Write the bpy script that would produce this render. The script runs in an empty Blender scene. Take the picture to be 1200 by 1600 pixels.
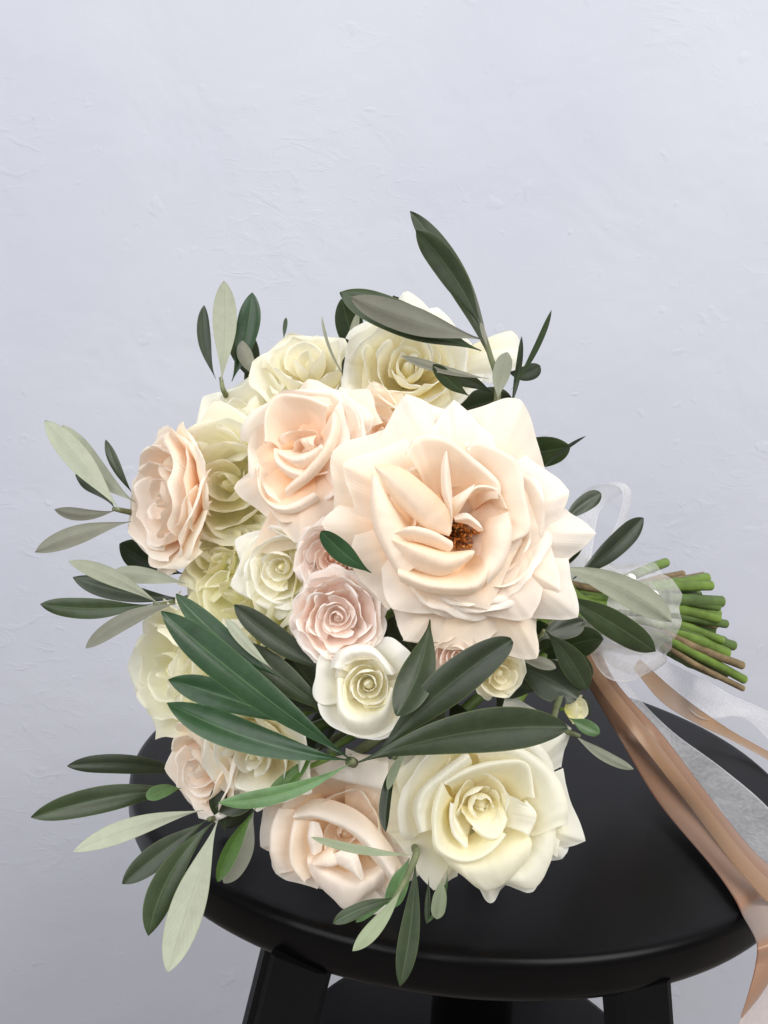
import bpy, math, random
import numpy as np
from mathutils import Vector, Matrix

random.seed(7)
RNG = np.random.default_rng(7)
sc = bpy.context.scene

# ------------------------------------------------------------------ camera
FPX = 1500.0                                   # focal length in photo pixels (1200 x 1600)
SEAT_Z = 0.64                                  # top of the stool seat above the floor
CAM = np.array([-0.0502, -0.5124, SEAT_Z + 0.2228])
PITCH, ROLL = 0.1606, 0.0560
F_ = np.array([0, math.cos(PITCH), -math.sin(PITCH)])
U0 = np.array([0, math.sin(PITCH), math.cos(PITCH)])
X0 = np.array([1.0, 0, 0])
RT = math.cos(ROLL) * X0 + math.sin(ROLL) * U0
UP = -math.sin(ROLL) * X0 + math.cos(ROLL) * U0
cd = bpy.data.cameras.new('camera')
cam = bpy.data.objects.new('camera', cd)
sc.collection.objects.link(cam)
cam.matrix_world = Matrix(((RT[0], UP[0], -F_[0], CAM[0]), (RT[1], UP[1], -F_[1], CAM[1]),
                           (RT[2], UP[2], -F_[2], CAM[2]), (0, 0, 0, 1)))
cd.sensor_fit = 'VERTICAL'
cd.sensor_height = 24.0
cd.lens = 24.0 * FPX / 1600.0
cd.clip_start = 0.01
cd.clip_end = 50
sc.camera = cam

# ------------------------------------------------------------------ light
w = bpy.data.worlds.new('World')
sc.world = w
w.use_nodes = True
bg = w.node_tree.nodes['Background']
bg.inputs[0].default_value = (0.92, 0.945, 1.0, 1)
bg.inputs[1].default_value = 0.32


def area(name, loc, target, sx, sy, power, col):
    l = bpy.data.lights.new(name, 'AREA')
    l.shape = 'RECTANGLE'
    l.size, l.size_y = sx, sy
    l.energy = power
    l.color = col
    o = bpy.data.objects.new(name, l)
    sc.collection.objects.link(o)
    o.location = loc
    o.rotation_euler = (Vector(target) - Vector(loc)).to_track_quat('-Z', 'Y').to_euler()
    return o


area('window_light', (1.05, -1.15, SEAT_Z + 1.45), (0.0, 0.05, SEAT_Z + 0.25), 1.2, 1.2, 40, (1.0, 0.98, 0.95))
area('fill_light', (-0.85, -1.35, SEAT_Z + 1.05), (0.0, 0.1, SEAT_Z + 0.2), 1.6, 1.3, 27, (0.97, 0.98, 1.0))  # added fill from the front left, no such source seen, lifts the shaded roses

sc.view_settings.view_transform = 'Standard'
sc.view_settings.look = 'None'
sc.view_settings.exposure = 0.0
sc.view_settings.gamma = 1.0
sc.cycles.use_denoising = True
sc.cycles.max_bounces = 12
sc.cycles.diffuse_bounces = 8
sc.cycles.transmission_bounces = 10
sc.cycles.transparent_max_bounces = 12
sc.cycles.sample_clamp_indirect = 6


# ------------------------------------------------------------------ helpers
def P(px, py, d):
    """photo pixel + distance along the lens axis -> world point"""
    return CAM + d * (F_ + (px - 600) / FPX * RT + (800 - py) / FPX * UP)


def on_plane(px, py, z):
    """photo pixel -> point on the horizontal plane at height z"""
    k = F_ + (px - 600) / FPX * RT + (800 - py) / FPX * UP
    return CAM + k * (z - CAM[2]) / k[2]


def depth_of(p):
    return float((np.asarray(p) - CAM) @ F_)


def unit(a):
    a = np.asarray(a, float)
    return a / (np.linalg.norm(a) + 1e-12)


def smooth(x):
    x = np.clip(x, 0, 1)
    return x * x * (3 - 2 * x)


def link(name, me, mats, parent=None, loc=(0, 0, 0)):
    o = bpy.data.objects.new(name, me)
    sc.collection.objects.link(o)
    if me is not None:
        for m in (mats if isinstance(mats, (list, tuple)) else [mats]):
            me.materials.append(m)
    o.parent = parent
    o.location = loc
    return o


class Mesh:
    """collects vertices, quads and uv, builds one smooth mesh"""

    def __init__(s):
        s.v, s.f, s.uv, s.mi, s.n = [], [], [], [], 0

    def grid(s, pts, uv=None, closed=False, mat=0, flip=False):
        a, b = pts.shape[:2]
        if uv is None:
            uu, vv = np.meshgrid(np.linspace(-1, 1, b), np.linspace(0, 1, a))
            uv = np.stack([uu, vv], -1)
        s.v.append(pts.reshape(-1, 3))
        s.uv.append(uv.reshape(-1, 2))
        for i in range(a - 1):
            for j in range(b if closed else b - 1):
                j2 = (j + 1) % b
                q = [s.n + i * b + j, s.n + i * b + j2, s.n + (i + 1) * b + j2, s.n + (i + 1) * b + j]
                s.f.append(q[::-1] if flip else q)
                s.mi.append(mat)
        s.n += a * b
        return s

    def poly(s, verts, faces, mat=0):
        verts = np.asarray(verts, float)
        s.v.append(verts)
        s.uv.append(np.zeros((len(verts), 2)))
        for f in faces:
            s.f.append([s.n + i for i in f])
            s.mi.append(mat)
        s.n += len(verts)
        return s

    def tube(s, pts, rad, k=10, mat=0, cap=True):
        pts = np.asarray(pts, float)
        rad = np.broadcast_to(np.asarray(rad, float), (len(pts),))
        T = np.gradient(pts, axis=0)
        n = np.array([0.31, 0.17, 0.93])
        rows = []
        for i in range(len(pts)):
            t = unit(T[i])
            n = unit(n - t * (n @ t))
            b = np.cross(t, n)
            a = np.linspace(0, 2 * np.pi, k, endpoint=False)[:, None]
            rows.append(pts[i] + rad[i] * (np.cos(a) * n + np.sin(a) * b))
        n0 = s.n
        s.grid(np.array(rows), closed=True, mat=mat)
        if cap:
            L = len(pts)
            s.f.append([n0 + j for j in range(k)][::-1]); s.mi.append(mat)
            s.f.append([n0 + (L - 1) * k + j for j in range(k)]); s.mi.append(mat)
        return s

    def lathe(s, prof, k=96, centre=(0, 0, 0), mat=0):
        a = np.linspace(0, 2 * np.pi, k, endpoint=False)
        rows = [np.c_[r * np.cos(a), r * np.sin(a), np.full(k, z)] + np.array(centre) for r, z in prof]
        return s.grid(np.array(rows), closed=True, mat=mat)

    def build(s, name, mats, parent=None, loc=(0, 0, 0), flat=False):
        me = bpy.data.meshes.new(name)
        V = np.concatenate(s.v) - (0 if s.n == 0 else 0)
        me.from_pydata((V).tolist(), [], s.f)
        uvl = me.uv_layers.new(name='UVMap')
        UV = np.concatenate(s.uv)
        li = np.empty(len(me.loops), np.int32)
        me.loops.foreach_get('vertex_index', li)
        uvl.data.foreach_set('uv', UV[li].astype(np.float32).ravel())
        me.polygons.foreach_set('use_smooth', [not flat] * len(me.polygons))
        me.polygons.foreach_set('material_index', s.mi)
        me.update()
        return link(name, me, mats, parent, loc)


def catmull(pts, n):
    pts = np.asarray(pts, float)
    L = len(pts)
    q = np.concatenate([[2 * pts[0] - pts[1]], pts, [2 * pts[-1] - pts[-2]]])
    out = []
    for t in np.linspace(0, L - 1 - 1e-9, n):
        i = int(t); f = t - i
        a, b, c, d = q[i:i + 4]
        out.append(0.5 * (2 * b + (c - a) * f + (2 * a - 5 * b + 4 * c - d) * f * f + (3 * b - a - 3 * c + d) * f ** 3))
    return np.array(out)


# ------------------------------------------------------------------ materials
def new_mat(name):
    m = bpy.data.materials.new(name)
    m.use_nodes = True
    nt = m.node_tree
    nt.nodes.clear()
    out = nt.nodes.new('ShaderNodeOutputMaterial')
    return m, nt, out


def N(nt, kind, **kw):
    n = nt.nodes.new(kind)
    for k, v in kw.items():
        if k.startswith('i_'):
            n.inputs[k[2:].replace('_', ' ')].default_value = v
        else:
            setattr(n, k, v)
    return n


def ramp(nt, fac, stops):
    r = nt.nodes.new('ShaderNodeValToRGB')
    el = r.color_ramp.elements
    while len(el) < len(stops):
        el.new(0.5)
    for e, (p, c) in zip(el, stops):
        e.position = p
        e.color = (*c, 1)
    nt.links.new(fac, r.inputs[0])
    return r.outputs[0]


def petal_mat(name, base, mid, tip, back, trans=0.33, edge=0.45):
    """base / mid / tip colours along the petal, a paler outside, thin and translucent"""
    m, nt, out = new_mat(name)
    L = nt.links.new
    uv = N(nt, 'ShaderNodeUVMap')
    sep = N(nt, 'ShaderNodeSeparateXYZ')
    L(uv.outputs[0], sep.inputs[0])
    oi = N(nt, 'ShaderNodeObjectInfo')
    # veins: noise stretched along the petal
    mp = N(nt, 'ShaderNodeMapping')
    mp.inputs['Scale'].default_value = (9, 1.3, 1)
    L(uv.outputs[0], mp.inputs[0])
    nz = N(nt, 'ShaderNodeTexNoise', i_Scale=3.2, i_Detail=5.0, i_Roughness=0.6)
    L(mp.outputs[0], nz.inputs['Vector'])
    tc = N(nt, 'ShaderNodeTexCoord')
    blotch = N(nt, 'ShaderNodeTexNoise', i_Scale=55.0, i_Detail=3.0)
    L(tc.outputs['Object'], blotch.inputs['Vector'])
    vv = N(nt, 'ShaderNodeMath', operation='MULTIPLY_ADD')
    L(nz.outputs[0], vv.inputs[0]); vv.inputs[1].default_value = 0.22; L(sep.outputs[1], vv.inputs[2])
    vv2 = N(nt, 'ShaderNodeMath', operation='SUBTRACT')
    L(vv.outputs[0], vv2.inputs[0]); vv2.inputs[1].default_value = 0.11
    c1 = ramp(nt, vv2.outputs[0], [(0.0, base), (0.35, base), (0.68, mid), (0.97, tip)])  # petal's own warm base, deepened further to paint shade into the recesses
    geo = N(nt, 'ShaderNodeNewGeometry')
    mixb = N(nt, 'ShaderNodeMix', data_type='RGBA')
    L(geo.outputs['Backfacing'], mixb.inputs[0])
    cb = N(nt, 'ShaderNodeMix', data_type='RGBA'); cb.inputs[0].default_value = 0.5
    L(c1, cb.inputs[6]); cb.inputs[7].default_value = (*back, 1)
    L(c1, mixb.inputs[6]); L(cb.outputs[2], mixb.inputs[7])
    hsv = N(nt, 'ShaderNodeHueSaturation')
    # a little browning at the very rim, in patches
    en = N(nt, 'ShaderNodeTexNoise', i_Scale=150.0, i_Detail=2.0)
    L(tc.outputs['Object'], en.inputs['Vector'])
    e1 = N(nt, 'ShaderNodeMapRange'); e1.inputs[1].default_value = 0.90; e1.inputs[2].default_value = 1.0; L(sep.outputs[1], e1.inputs[0])
    e2 = N(nt, 'ShaderNodeMapRange'); e2.inputs[1].default_value = 0.55; e2.inputs[2].default_value = 0.72; L(en.outputs[0], e2.inputs[0])
    e3 = N(nt, 'ShaderNodeMath', operation='MULTIPLY'); L(e1.outputs[0], e3.inputs[0]); L(e2.outputs[0], e3.inputs[1])
    e4 = N(nt, 'ShaderNodeMath', operation='MULTIPLY'); L(e3.outputs[0], e4.inputs[0]); e4.inputs[1].default_value = edge
    me_ = N(nt, 'ShaderNodeMix', data_type='RGBA'); L(e4.outputs[0], me_.inputs[0]); L(mixb.outputs[2], me_.inputs[6]); me_.inputs[7].default_value = (0.50, 0.33, 0.16, 1)
    L(me_.outputs[2], hsv.inputs['Color'])
    mr = N(nt, 'ShaderNodeMapRange'); mr.inputs[3].default_value = 0.8; mr.inputs[4].default_value = 1.25
    L(oi.outputs['Random'], mr.inputs[0]); L(mr.outputs[0], hsv.inputs['Saturation'])
    mr2 = N(nt, 'ShaderNodeMapRange'); mr2.inputs[1].default_value = 0.3; mr2.inputs[2].default_value = 0.7
    mr2.inputs[3].default_value = 0.95; mr2.inputs[4].default_value = 1.03
    L(blotch.outputs[0], mr2.inputs[0]); L(mr2.outputs[0], hsv.inputs['Value'])
    bump = N(nt, 'ShaderNodeBump', i_Strength=0.26, i_Distance=0.0007)
    L(nz.outputs[0], bump.inputs['Height'])
    pb = N(nt, 'ShaderNodeBsdfPrincipled', i_Roughness=0.78)
    pb.inputs['Specular IOR Level'].default_value = 0.08
    pb.inputs['Sheen Weight'].default_value = 0.12
    pb.inputs['Sheen Roughness'].default_value = 0.4
    L(hsv.outputs[0], pb.inputs['Base Color']); L(bump.outputs[0], pb.inputs['Normal'])
    tr = N(nt, 'ShaderNodeBsdfTranslucent')
    L(hsv.outputs[0], tr.inputs[0])
    mx = N(nt, 'ShaderNodeMixShader'); mx.inputs[0].default_value = trans
    L(pb.outputs[0], mx.inputs[1]); L(tr.outputs[0], mx.inputs[2])
    L(mx.outputs[0], out.inputs[0])
    return m


PM = {
    'blush': petal_mat('petal_blush', (0.97, 0.70, 0.43), (0.97, 0.84, 0.69), (0.97, 0.918, 0.835), (0.97, 0.918, 0.84)),
    'pale': petal_mat('petal_pale_peach', (0.97, 0.76, 0.54), (0.97, 0.87, 0.755), (0.97, 0.925, 0.86), (0.97, 0.925, 0.86)),
    'peach': petal_mat('petal_peach', (0.97, 0.69, 0.46), (0.97, 0.83, 0.69), (0.97, 0.91, 0.81), (0.97, 0.91, 0.815)),
    'cream': petal_mat('petal_cream', (0.967, 0.87, 0.53), (0.967, 0.946, 0.81), (0.968, 0.963, 0.90), (0.965, 0.963, 0.90), trans=0.46),
    'lemon': petal_mat('petal_lemon', (0.96, 0.92, 0.61), (0.965, 0.943, 0.76), (0.967, 0.95, 0.83), (0.96, 0.95, 0.83), trans=0.46),
    'ivory': petal_mat('petal_ivory', (0.96, 0.90, 0.62), (0.96, 0.94, 0.82), (0.96, 0.95, 0.90), (0.96, 0.95, 0.91)),
    'green': petal_mat('petal_green_cream', (0.90, 0.89, 0.46), (0.96, 0.93, 0.69), (0.97, 0.94, 0.81), (0.95, 0.93, 0.72), trans=0.46),
    'dusty': petal_mat('petal_dusty_pink', (0.95, 0.68, 0.53), (0.95, 0.825, 0.74), (0.96, 0.915, 0.865), (0.96, 0.915, 0.87)),
    'aged': petal_mat('petal_aged_cream', (0.955, 0.885, 0.62), (0.96, 0.93, 0.77), (0.965, 0.945, 0.85), (0.95, 0.925, 0.80), trans=0.46),
}


def leaf_mat(name, top, under, rib, edge, rough=0.42):
    m, nt, out = new_mat(name)
    L = nt.links.new
    uv = N(nt, 'ShaderNodeUVMap')
    sep = N(nt, 'ShaderNodeSeparateXYZ'); L(uv.outputs[0], sep.inputs[0])
    au = N(nt, 'ShaderNodeMath', operation='ABSOLUTE'); L(sep.outputs[0], au.inputs[0])
    oi = N(nt, 'ShaderNodeObjectInfo')
    tc = N(nt, 'ShaderNodeTexCoord')
    nz = N(nt, 'ShaderNodeTexNoise', i_Scale=190.0, i_Detail=4.0, i_Roughness=0.65)
    L(tc.outputs['Object'], nz.inputs['Vector'])
    nb = N(nt, 'ShaderNodeTexNoise', i_Scale=38.0, i_Detail=3.0)
    L(tc.outputs['Object'], nb.inputs['Vector'])
    geo = N(nt, 'ShaderNodeNewGeometry')

    def side(col, k):
        a = N(nt, 'ShaderNodeMix', data_type='RGBA', blend_type='MULTIPLY'); a.inputs[0].default_value = 1
        a.inputs[6].default_value = (*col, 1)
        mr = N(nt, 'ShaderNodeMapRange'); mr.inputs[1].default_value = 0.25; mr.inputs[2].default_value = 0.75
        mr.inputs[3].default_value = 1 - k; mr.inputs[4].default_value = 1 + k
        s = N(nt, 'ShaderNodeMath', operation='ADD'); L(nz.outputs[0], s.inputs[0]); L(nb.outputs[0], s.inputs[1])
        h = N(nt, 'ShaderNodeMath', operation='MULTIPLY'); L(s.outputs[0], h.inputs[0]); h.inputs[1].default_value = 0.5
        L(h.outputs[0], mr.inputs[0]); L(mr.outputs[0], a.inputs[7])
        return a.outputs[2]
    top_c, und_c = side(top, 0.45), side(under, 0.16)
    mx = N(nt, 'ShaderNodeMix', data_type='RGBA')
    L(geo.outputs['Backfacing'], mx.inputs[0]); L(top_c, mx.inputs[6]); L(und_c, mx.inputs[7])
    # midrib
    ribw = N(nt, 'ShaderNodeMapRange'); ribw.inputs[1].default_value = 0.01; ribw.inputs[2].default_value = 0.06
    ribw.inputs[3].default_value = 0.32; ribw.inputs[4].default_value = 0.0
    L(au.outputs[0], ribw.inputs[0])
    ribc = N(nt, 'ShaderNodeMix', data_type='RGBA')
    L(geo.outputs['Backfacing'], ribc.inputs[0]); ribc.inputs[6].default_value = (*rib, 1)
    ribc.inputs[7].default_value = (under[0] * 0.55, under[1] * 0.6, under[2] * 0.5, 1)
    m2 = N(nt, 'ShaderNodeMix', data_type='RGBA')
    L(ribw.outputs[0], m2.inputs[0]); L(mx.outputs[2], m2.inputs[6]); L(ribc.outputs[2], m2.inputs[7])
    # pale thin margin
    ed = N(nt, 'ShaderNodeMapRange'); ed.inputs[1].default_value = 0.93; ed.inputs[2].default_value = 0.985
    ed.inputs[3].default_value = 0.0; ed.inputs[4].default_value = 0.35
    L(au.outputs[0], ed.inputs[0])
    m3 = N(nt, 'ShaderNodeMix', data_type='RGBA')
    L(ed.outputs[0], m3.inputs[0]); L(m2.outputs[2], m3.inputs[6]); m3.inputs[7].default_value = (*edge, 1)
    hsv = N(nt, 'ShaderNodeHueSaturation')
    ve = N(nt, 'ShaderNodeMath', operation='MULTIPLY_ADD'); L(au.outputs[0], ve.inputs[0]); ve.inputs[1].default_value = -0.30; L(sep.outputs[1], ve.inputs[2])
    vj = N(nt, 'ShaderNodeMath', operation='MULTIPLY_ADD'); L(nb.outputs[0], vj.inputs[0]); vj.inputs[1].default_value = 0.10; L(ve.outputs[0], vj.inputs[2])
    vs = N(nt, 'ShaderNodeMath', operation='MULTIPLY'); L(vj.outputs[0], vs.inputs[0]); vs.inputs[1].default_value = 75.0
    vn = N(nt, 'ShaderNodeMath', operation='SINE'); L(vs.outputs[0], vn.inputs[0])
    vr_ = N(nt, 'ShaderNodeMapRange'); vr_.inputs[1].default_value = 0.75; vr_.inputs[2].default_value = 1.0; vr_.inputs[3].default_value = 1.0; vr_.inputs[4].default_value = 1.07
    L(vn.outputs[0], vr_.inputs[0])
    vm = N(nt, 'ShaderNodeMix', data_type='RGBA', blend_type='MULTIPLY'); vm.inputs[0].default_value = 1
    L(m3.outputs[2], vm.inputs[6]); L(vr_.outputs[0], vm.inputs[7])
    L(vm.outputs[2], hsv.inputs['Color'])
    mr = N(nt, 'ShaderNodeMapRange'); mr.inputs[3].default_value = 0.8; mr.inputs[4].default_value = 1.25
    L(oi.outputs['Random'], mr.inputs[0]); L(mr.outputs[0], hsv.inputs['Value'])
    bump = N(nt, 'ShaderNodeBump', i_Strength=0.35, i_Distance=0.0004); L(nz.outputs[0], bump.inputs['Height'])
    rg = N(nt, 'ShaderNodeMapRange'); rg.inputs[3].default_value = rough; rg.inputs[4].default_value = 0.75
    L(geo.outputs['Backfacing'], rg.inputs[0])
    pb = N(nt, 'ShaderNodeBsdfPrincipled')
    pb.inputs['Specular IOR Level'].default_value = 0.42
    L(rg.outputs[0], pb.inputs['Roughness'])
    L(hsv.outputs[0], pb.inputs['Base Color']); L(bump.outputs[0], pb.inputs['Normal'])
    tr = N(nt, 'ShaderNodeBsdfTranslucent'); L(hsv.outputs[0], tr.inputs[0])
    ms = N(nt, 'ShaderNodeMixShader'); ms.inputs[0].default_value = 0.12
    L(pb.outputs[0], ms.inputs[1]); L(tr.outputs[0], ms.inputs[2]); L(ms.outputs[0], out.inputs[0])
    return m


LM = {
    'olive': leaf_mat('leaf_olive', (0.030, 0.047, 0.017), (0.33, 0.35, 0.265), (0.13, 0.20, 0.10), (0.17, 0.22, 0.07)),
    'dark': leaf_mat('leaf_dark', (0.024, 0.035, 0.014), (0.30, 0.31, 0.23), (0.10, 0.13, 0.07), (0.15, 0.18, 0.06)),
    'vivid': leaf_mat('leaf_vivid', (0.022, 0.058, 0.021), (0.33, 0.35, 0.265), (0.16, 0.27, 0.12), (0.12, 0.22, 0.07), rough=0.36),
    'young': leaf_mat('leaf_young', (0.085, 0.16, 0.06), (0.26, 0.30, 0.19), (0.20, 0.30, 0.13), (0.22, 0.32, 0.12)),
    'sepal': leaf_mat('sepal', (0.06, 0.125, 0.022), (0.25, 0.32, 0.16), (0.18, 0.30, 0.08), (0.20, 0.30, 0.10)),
    'dullsilver': leaf_mat('leaf_dull', (0.03, 0.055, 0.025), (0.22, 0.222, 0.175), (0.12, 0.16, 0.08), (0.16, 0.18, 0.08)),
}


def plain(name, col, rough=0.5, spec=0.4, noise=0.0, nscale=60, bump=0.0, bscale=200, sheen=0.0):
    m, nt, out = new_mat(name)
    L = nt.links.new
    pb = N(nt, 'ShaderNodeBsdfPrincipled', i_Roughness=rough)
    pb.inputs['Specular IOR Level'].default_value = spec
    pb.inputs['Sheen Weight'].default_value = sheen
    tc = N(nt, 'ShaderNodeTexCoord')
    nz = N(nt, 'ShaderNodeTexNoise', i_Scale=float(nscale), i_Detail=4.0)
    L(tc.outputs['Object'], nz.inputs['Vector'])
    c = ramp(nt, nz.outputs[0], [(0.3, tuple(x * (1 - noise) for x in col)), (0.7, tuple(min(1, x * (1 + noise)) for x in col))])
    L(c, pb.inputs['Base Color'])
    if bump:
        n2 = N(nt, 'ShaderNodeTexNoise', i_Scale=float(bscale), i_Detail=3.0)
        L(tc.outputs['Object'], n2.inputs['Vector'])
        b = N(nt, 'ShaderNodeBump', i_Strength=bump, i_Distance=0.001)
        L(n2.outputs[0], b.inputs['Height']); L(b.outputs[0], pb.inputs['Normal'])
    L(pb.outputs[0], out.inputs[0])
    return m


M_TWIG = plain('twig_bark', (0.17, 0.19, 0.10), 0.7, 0.2, 0.3, 90)
M_STEM = plain('stem_green', (0.13, 0.205, 0.036), 0.5, 0.35, 0.4, 70, 0.3, 300)
M_STEM2 = plain('stem_dark', (0.085, 0.135, 0.035), 0.5, 0.35, 0.35, 70, 0.3, 300)
M_BARK = plain('stem_woody', (0.20, 0.145, 0.08), 0.75, 0.2, 0.35, 130, 0.6, 260)
M_CUT = plain('cut_end', (0.33, 0.40, 0.17), 0.7, 0.2, 0.2, 200)
M_STAMEN = plain('stamen', (0.42, 0.16, 0.04), 0.7, 0.2, 0.5, 400)
M_PEARL = plain('pearl', (0.86, 0.83, 0.78), 0.2, 0.6)
M_BLACK = plain('black_lacquer', (0.0022, 0.0020, 0.0022), 0.32, 0.11, 0.25, 25, 0.05, 120)
M_BLACK2 = plain('black_paint', (0.0026, 0.0026, 0.003), 0.5, 0.13, 0.2, 25, 0.08, 200)
M_FLOOR = plain('floor', (0.40, 0.36, 0.32), 0.6, 0.3, 0.1, 8)


def wall_mat():
    m, nt, out = new_mat('plaster')
    L = nt.links.new
    tc = N(nt, 'ShaderNodeTexCoord')
    pb = N(nt, 'ShaderNodeBsdfPrincipled', i_Roughness=0.85)
    pb.inputs['Specular IOR Level'].default_value = 0.15
    big = N(nt, 'ShaderNodeTexNoise', i_Scale=3.0, i_Detail=4.0)
    L(tc.outputs['Object'], big.inputs['Vector'])
    c = ramp(nt, big.outputs[0], [(0.3, (0.505, 0.520, 0.590)), (0.7, (0.55, 0.562, 0.616))])
    L(c, pb.inputs['Base Color'])
    # old plaster: soft swells, patches of dragged ridges, a few lumps, fine grain
    def noise(sc_, det, dist=0.0, rough=0.5, scale=None, rot=None):
        n = N(nt, 'ShaderNodeTexNoise', i_Scale=sc_, i_Detail=det, i_Distortion=dist, i_Roughness=rough)
        if scale:
            mp = N(nt, 'ShaderNodeMapping'); mp.inputs['Scale'].default_value = scale; mp.inputs['Rotation'].default_value = rot
            L(tc.outputs['Object'], mp.inputs[0]); L(mp.outputs[0], n.inputs['Vector'])
        else:
            L(tc.outputs['Object'], n.inputs['Vector'])
        return n.outputs[0]

    def rng(sock, a, b, c=0.0, d=1.0):
        n = N(nt, 'ShaderNodeMapRange'); n.interpolation_type = 'SMOOTHSTEP'
        for k, v in zip((1, 2, 3, 4), (a, b, c, d)):
            n.inputs[k].default_value = v
        L(sock, n.inputs[0]); return n.outputs[0]

    def mad(x, k, y):
        n = N(nt, 'ShaderNodeMath', operation='MULTIPLY_ADD'); L(x, n.inputs[0])
        if isinstance(k, float): n.inputs[1].default_value = k
        else: L(k, n.inputs[1])
        if isinstance(y, float): n.inputs[2].default_value = y
        else: L(y, n.inputs[2])
        return n.outputs[0]
    swell = noise(9.0, 3.0, 0.4)
    patch = rng(noise(4.0, 2.0), 0.45, 0.68)
    ridges = rng(noise(1.0, 4.0, 1.5, 0.55, (30, 30, 62), (0, 0.45, 0)), 0.50, 0.78)
    pits = rng(noise(48.0, 2.0, 0.3), 0.66, 0.80)
    grain = noise(330.0, 2.0)
    hgt = mad(swell, 3.0, 0.0)
    hgt = mad(ridges, mad(patch, 0.22, 0.03), hgt)
    hgt = mad(pits, 0.32, hgt)
    hgt = mad(grain, 0.05, hgt)
    bp = N(nt, 'ShaderNodeBump', i_Strength=0.80, i_Distance=0.0018)
    L(hgt, bp.inputs['Height']); L(bp.outputs[0], pb.inputs['Normal'])
    L(pb.outputs[0], out.inputs[0])
    return m


M_WALL = wall_mat()


def satin_mat(name, col, col2):
    m, nt, out = new_mat(name)
    L = nt.links.new
    uv = N(nt, 'ShaderNodeUVMap')
    sep = N(nt, 'ShaderNodeSeparateXYZ'); L(uv.outputs[0], sep.inputs[0])
    au = N(nt, 'ShaderNodeMath', operation='ABSOLUTE'); L(sep.outputs[0], au.inputs[0])
    sel = N(nt, 'ShaderNodeMapRange'); sel.inputs[1].default_value = 0.90; sel.inputs[2].default_value = 0.94
    L(au.outputs[0], sel.inputs[0])
    mp = N(nt, 'ShaderNodeMapping'); mp.inputs['Scale'].default_value = (70, 6, 1)
    L(uv.outputs[0], mp.inputs[0])
    nz = N(nt, 'ShaderNodeTexNoise', i_Scale=1.5, i_Detail=3.0); L(mp.outputs[0], nz.inputs['Vector'])
    geo = N(nt, 'ShaderNodeNewGeometry')
    mc = N(nt, 'ShaderNodeMix', data_type='RGBA'); L(geo.outputs['Backfacing'], mc.inputs[0])
    mc.inputs[6].default_value = (*col, 1); mc.inputs[7].default_value = (*col2, 1)
    md = N(nt, 'ShaderNodeMix', data_type='RGBA'); L(sel.outputs[0], md.inputs[0]); L(mc.outputs[2], md.inputs[6])
    gr = N(nt, 'ShaderNodeTexNoise', i_Scale=3500.0, i_Detail=2.0)
    tcx = N(nt, 'ShaderNodeTexCoord'); L(tcx.outputs['Object'], gr.inputs['Vector'])
    md.inputs[7].default_value = (col[0] * 0.7, col[1] * 0.62, col[2] * 0.55, 1)
    pb = N(nt, 'ShaderNodeBsdfPrincipled', i_Roughness=0.34)
    pb.inputs['Specular IOR Level'].default_value = 0.5
    pb.inputs['Specular Tint'].default_value = (1.0, 0.85, 0.72, 1)
    pb.inputs['Anisotropic'].default_value = 0.5
    pb.inputs['Sheen Weight'].default_value = 0.3
    gm = N(nt, 'ShaderNodeMapRange'); gm.inputs[1].default_value = 0.3; gm.inputs[2].default_value = 0.7; gm.inputs[3].default_value = 0.85; gm.inputs[4].default_value = 1.15
    L(gr.outputs[0], gm.inputs[0])
    gx = N(nt, 'ShaderNodeMix', data_type='RGBA', blend_type='MULTIPLY'); gx.inputs[0].default_value = 1
    L(md.outputs[2], gx.inputs[6]); L(gm.outputs[0], gx.inputs[7])
    L(gx.outputs[2], pb.inputs['Base Color'])
    bp = N(nt, 'ShaderNodeBump', i_Strength=0.15, i_Distance=0.0003)
    L(nz.outputs[0], bp.inputs['Height']); L(bp.outputs[0], pb.inputs['Normal'])
    L(pb.outputs[0], out.inputs[0])
    return m


M_SATIN = satin_mat('satin_copper', (0.205, 0.088, 0.050), (0.26, 0.145, 0.09))
M_TAN = satin_mat('satin_tan', (0.30, 0.185, 0.105), (0.26, 0.15, 0.085))


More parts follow.
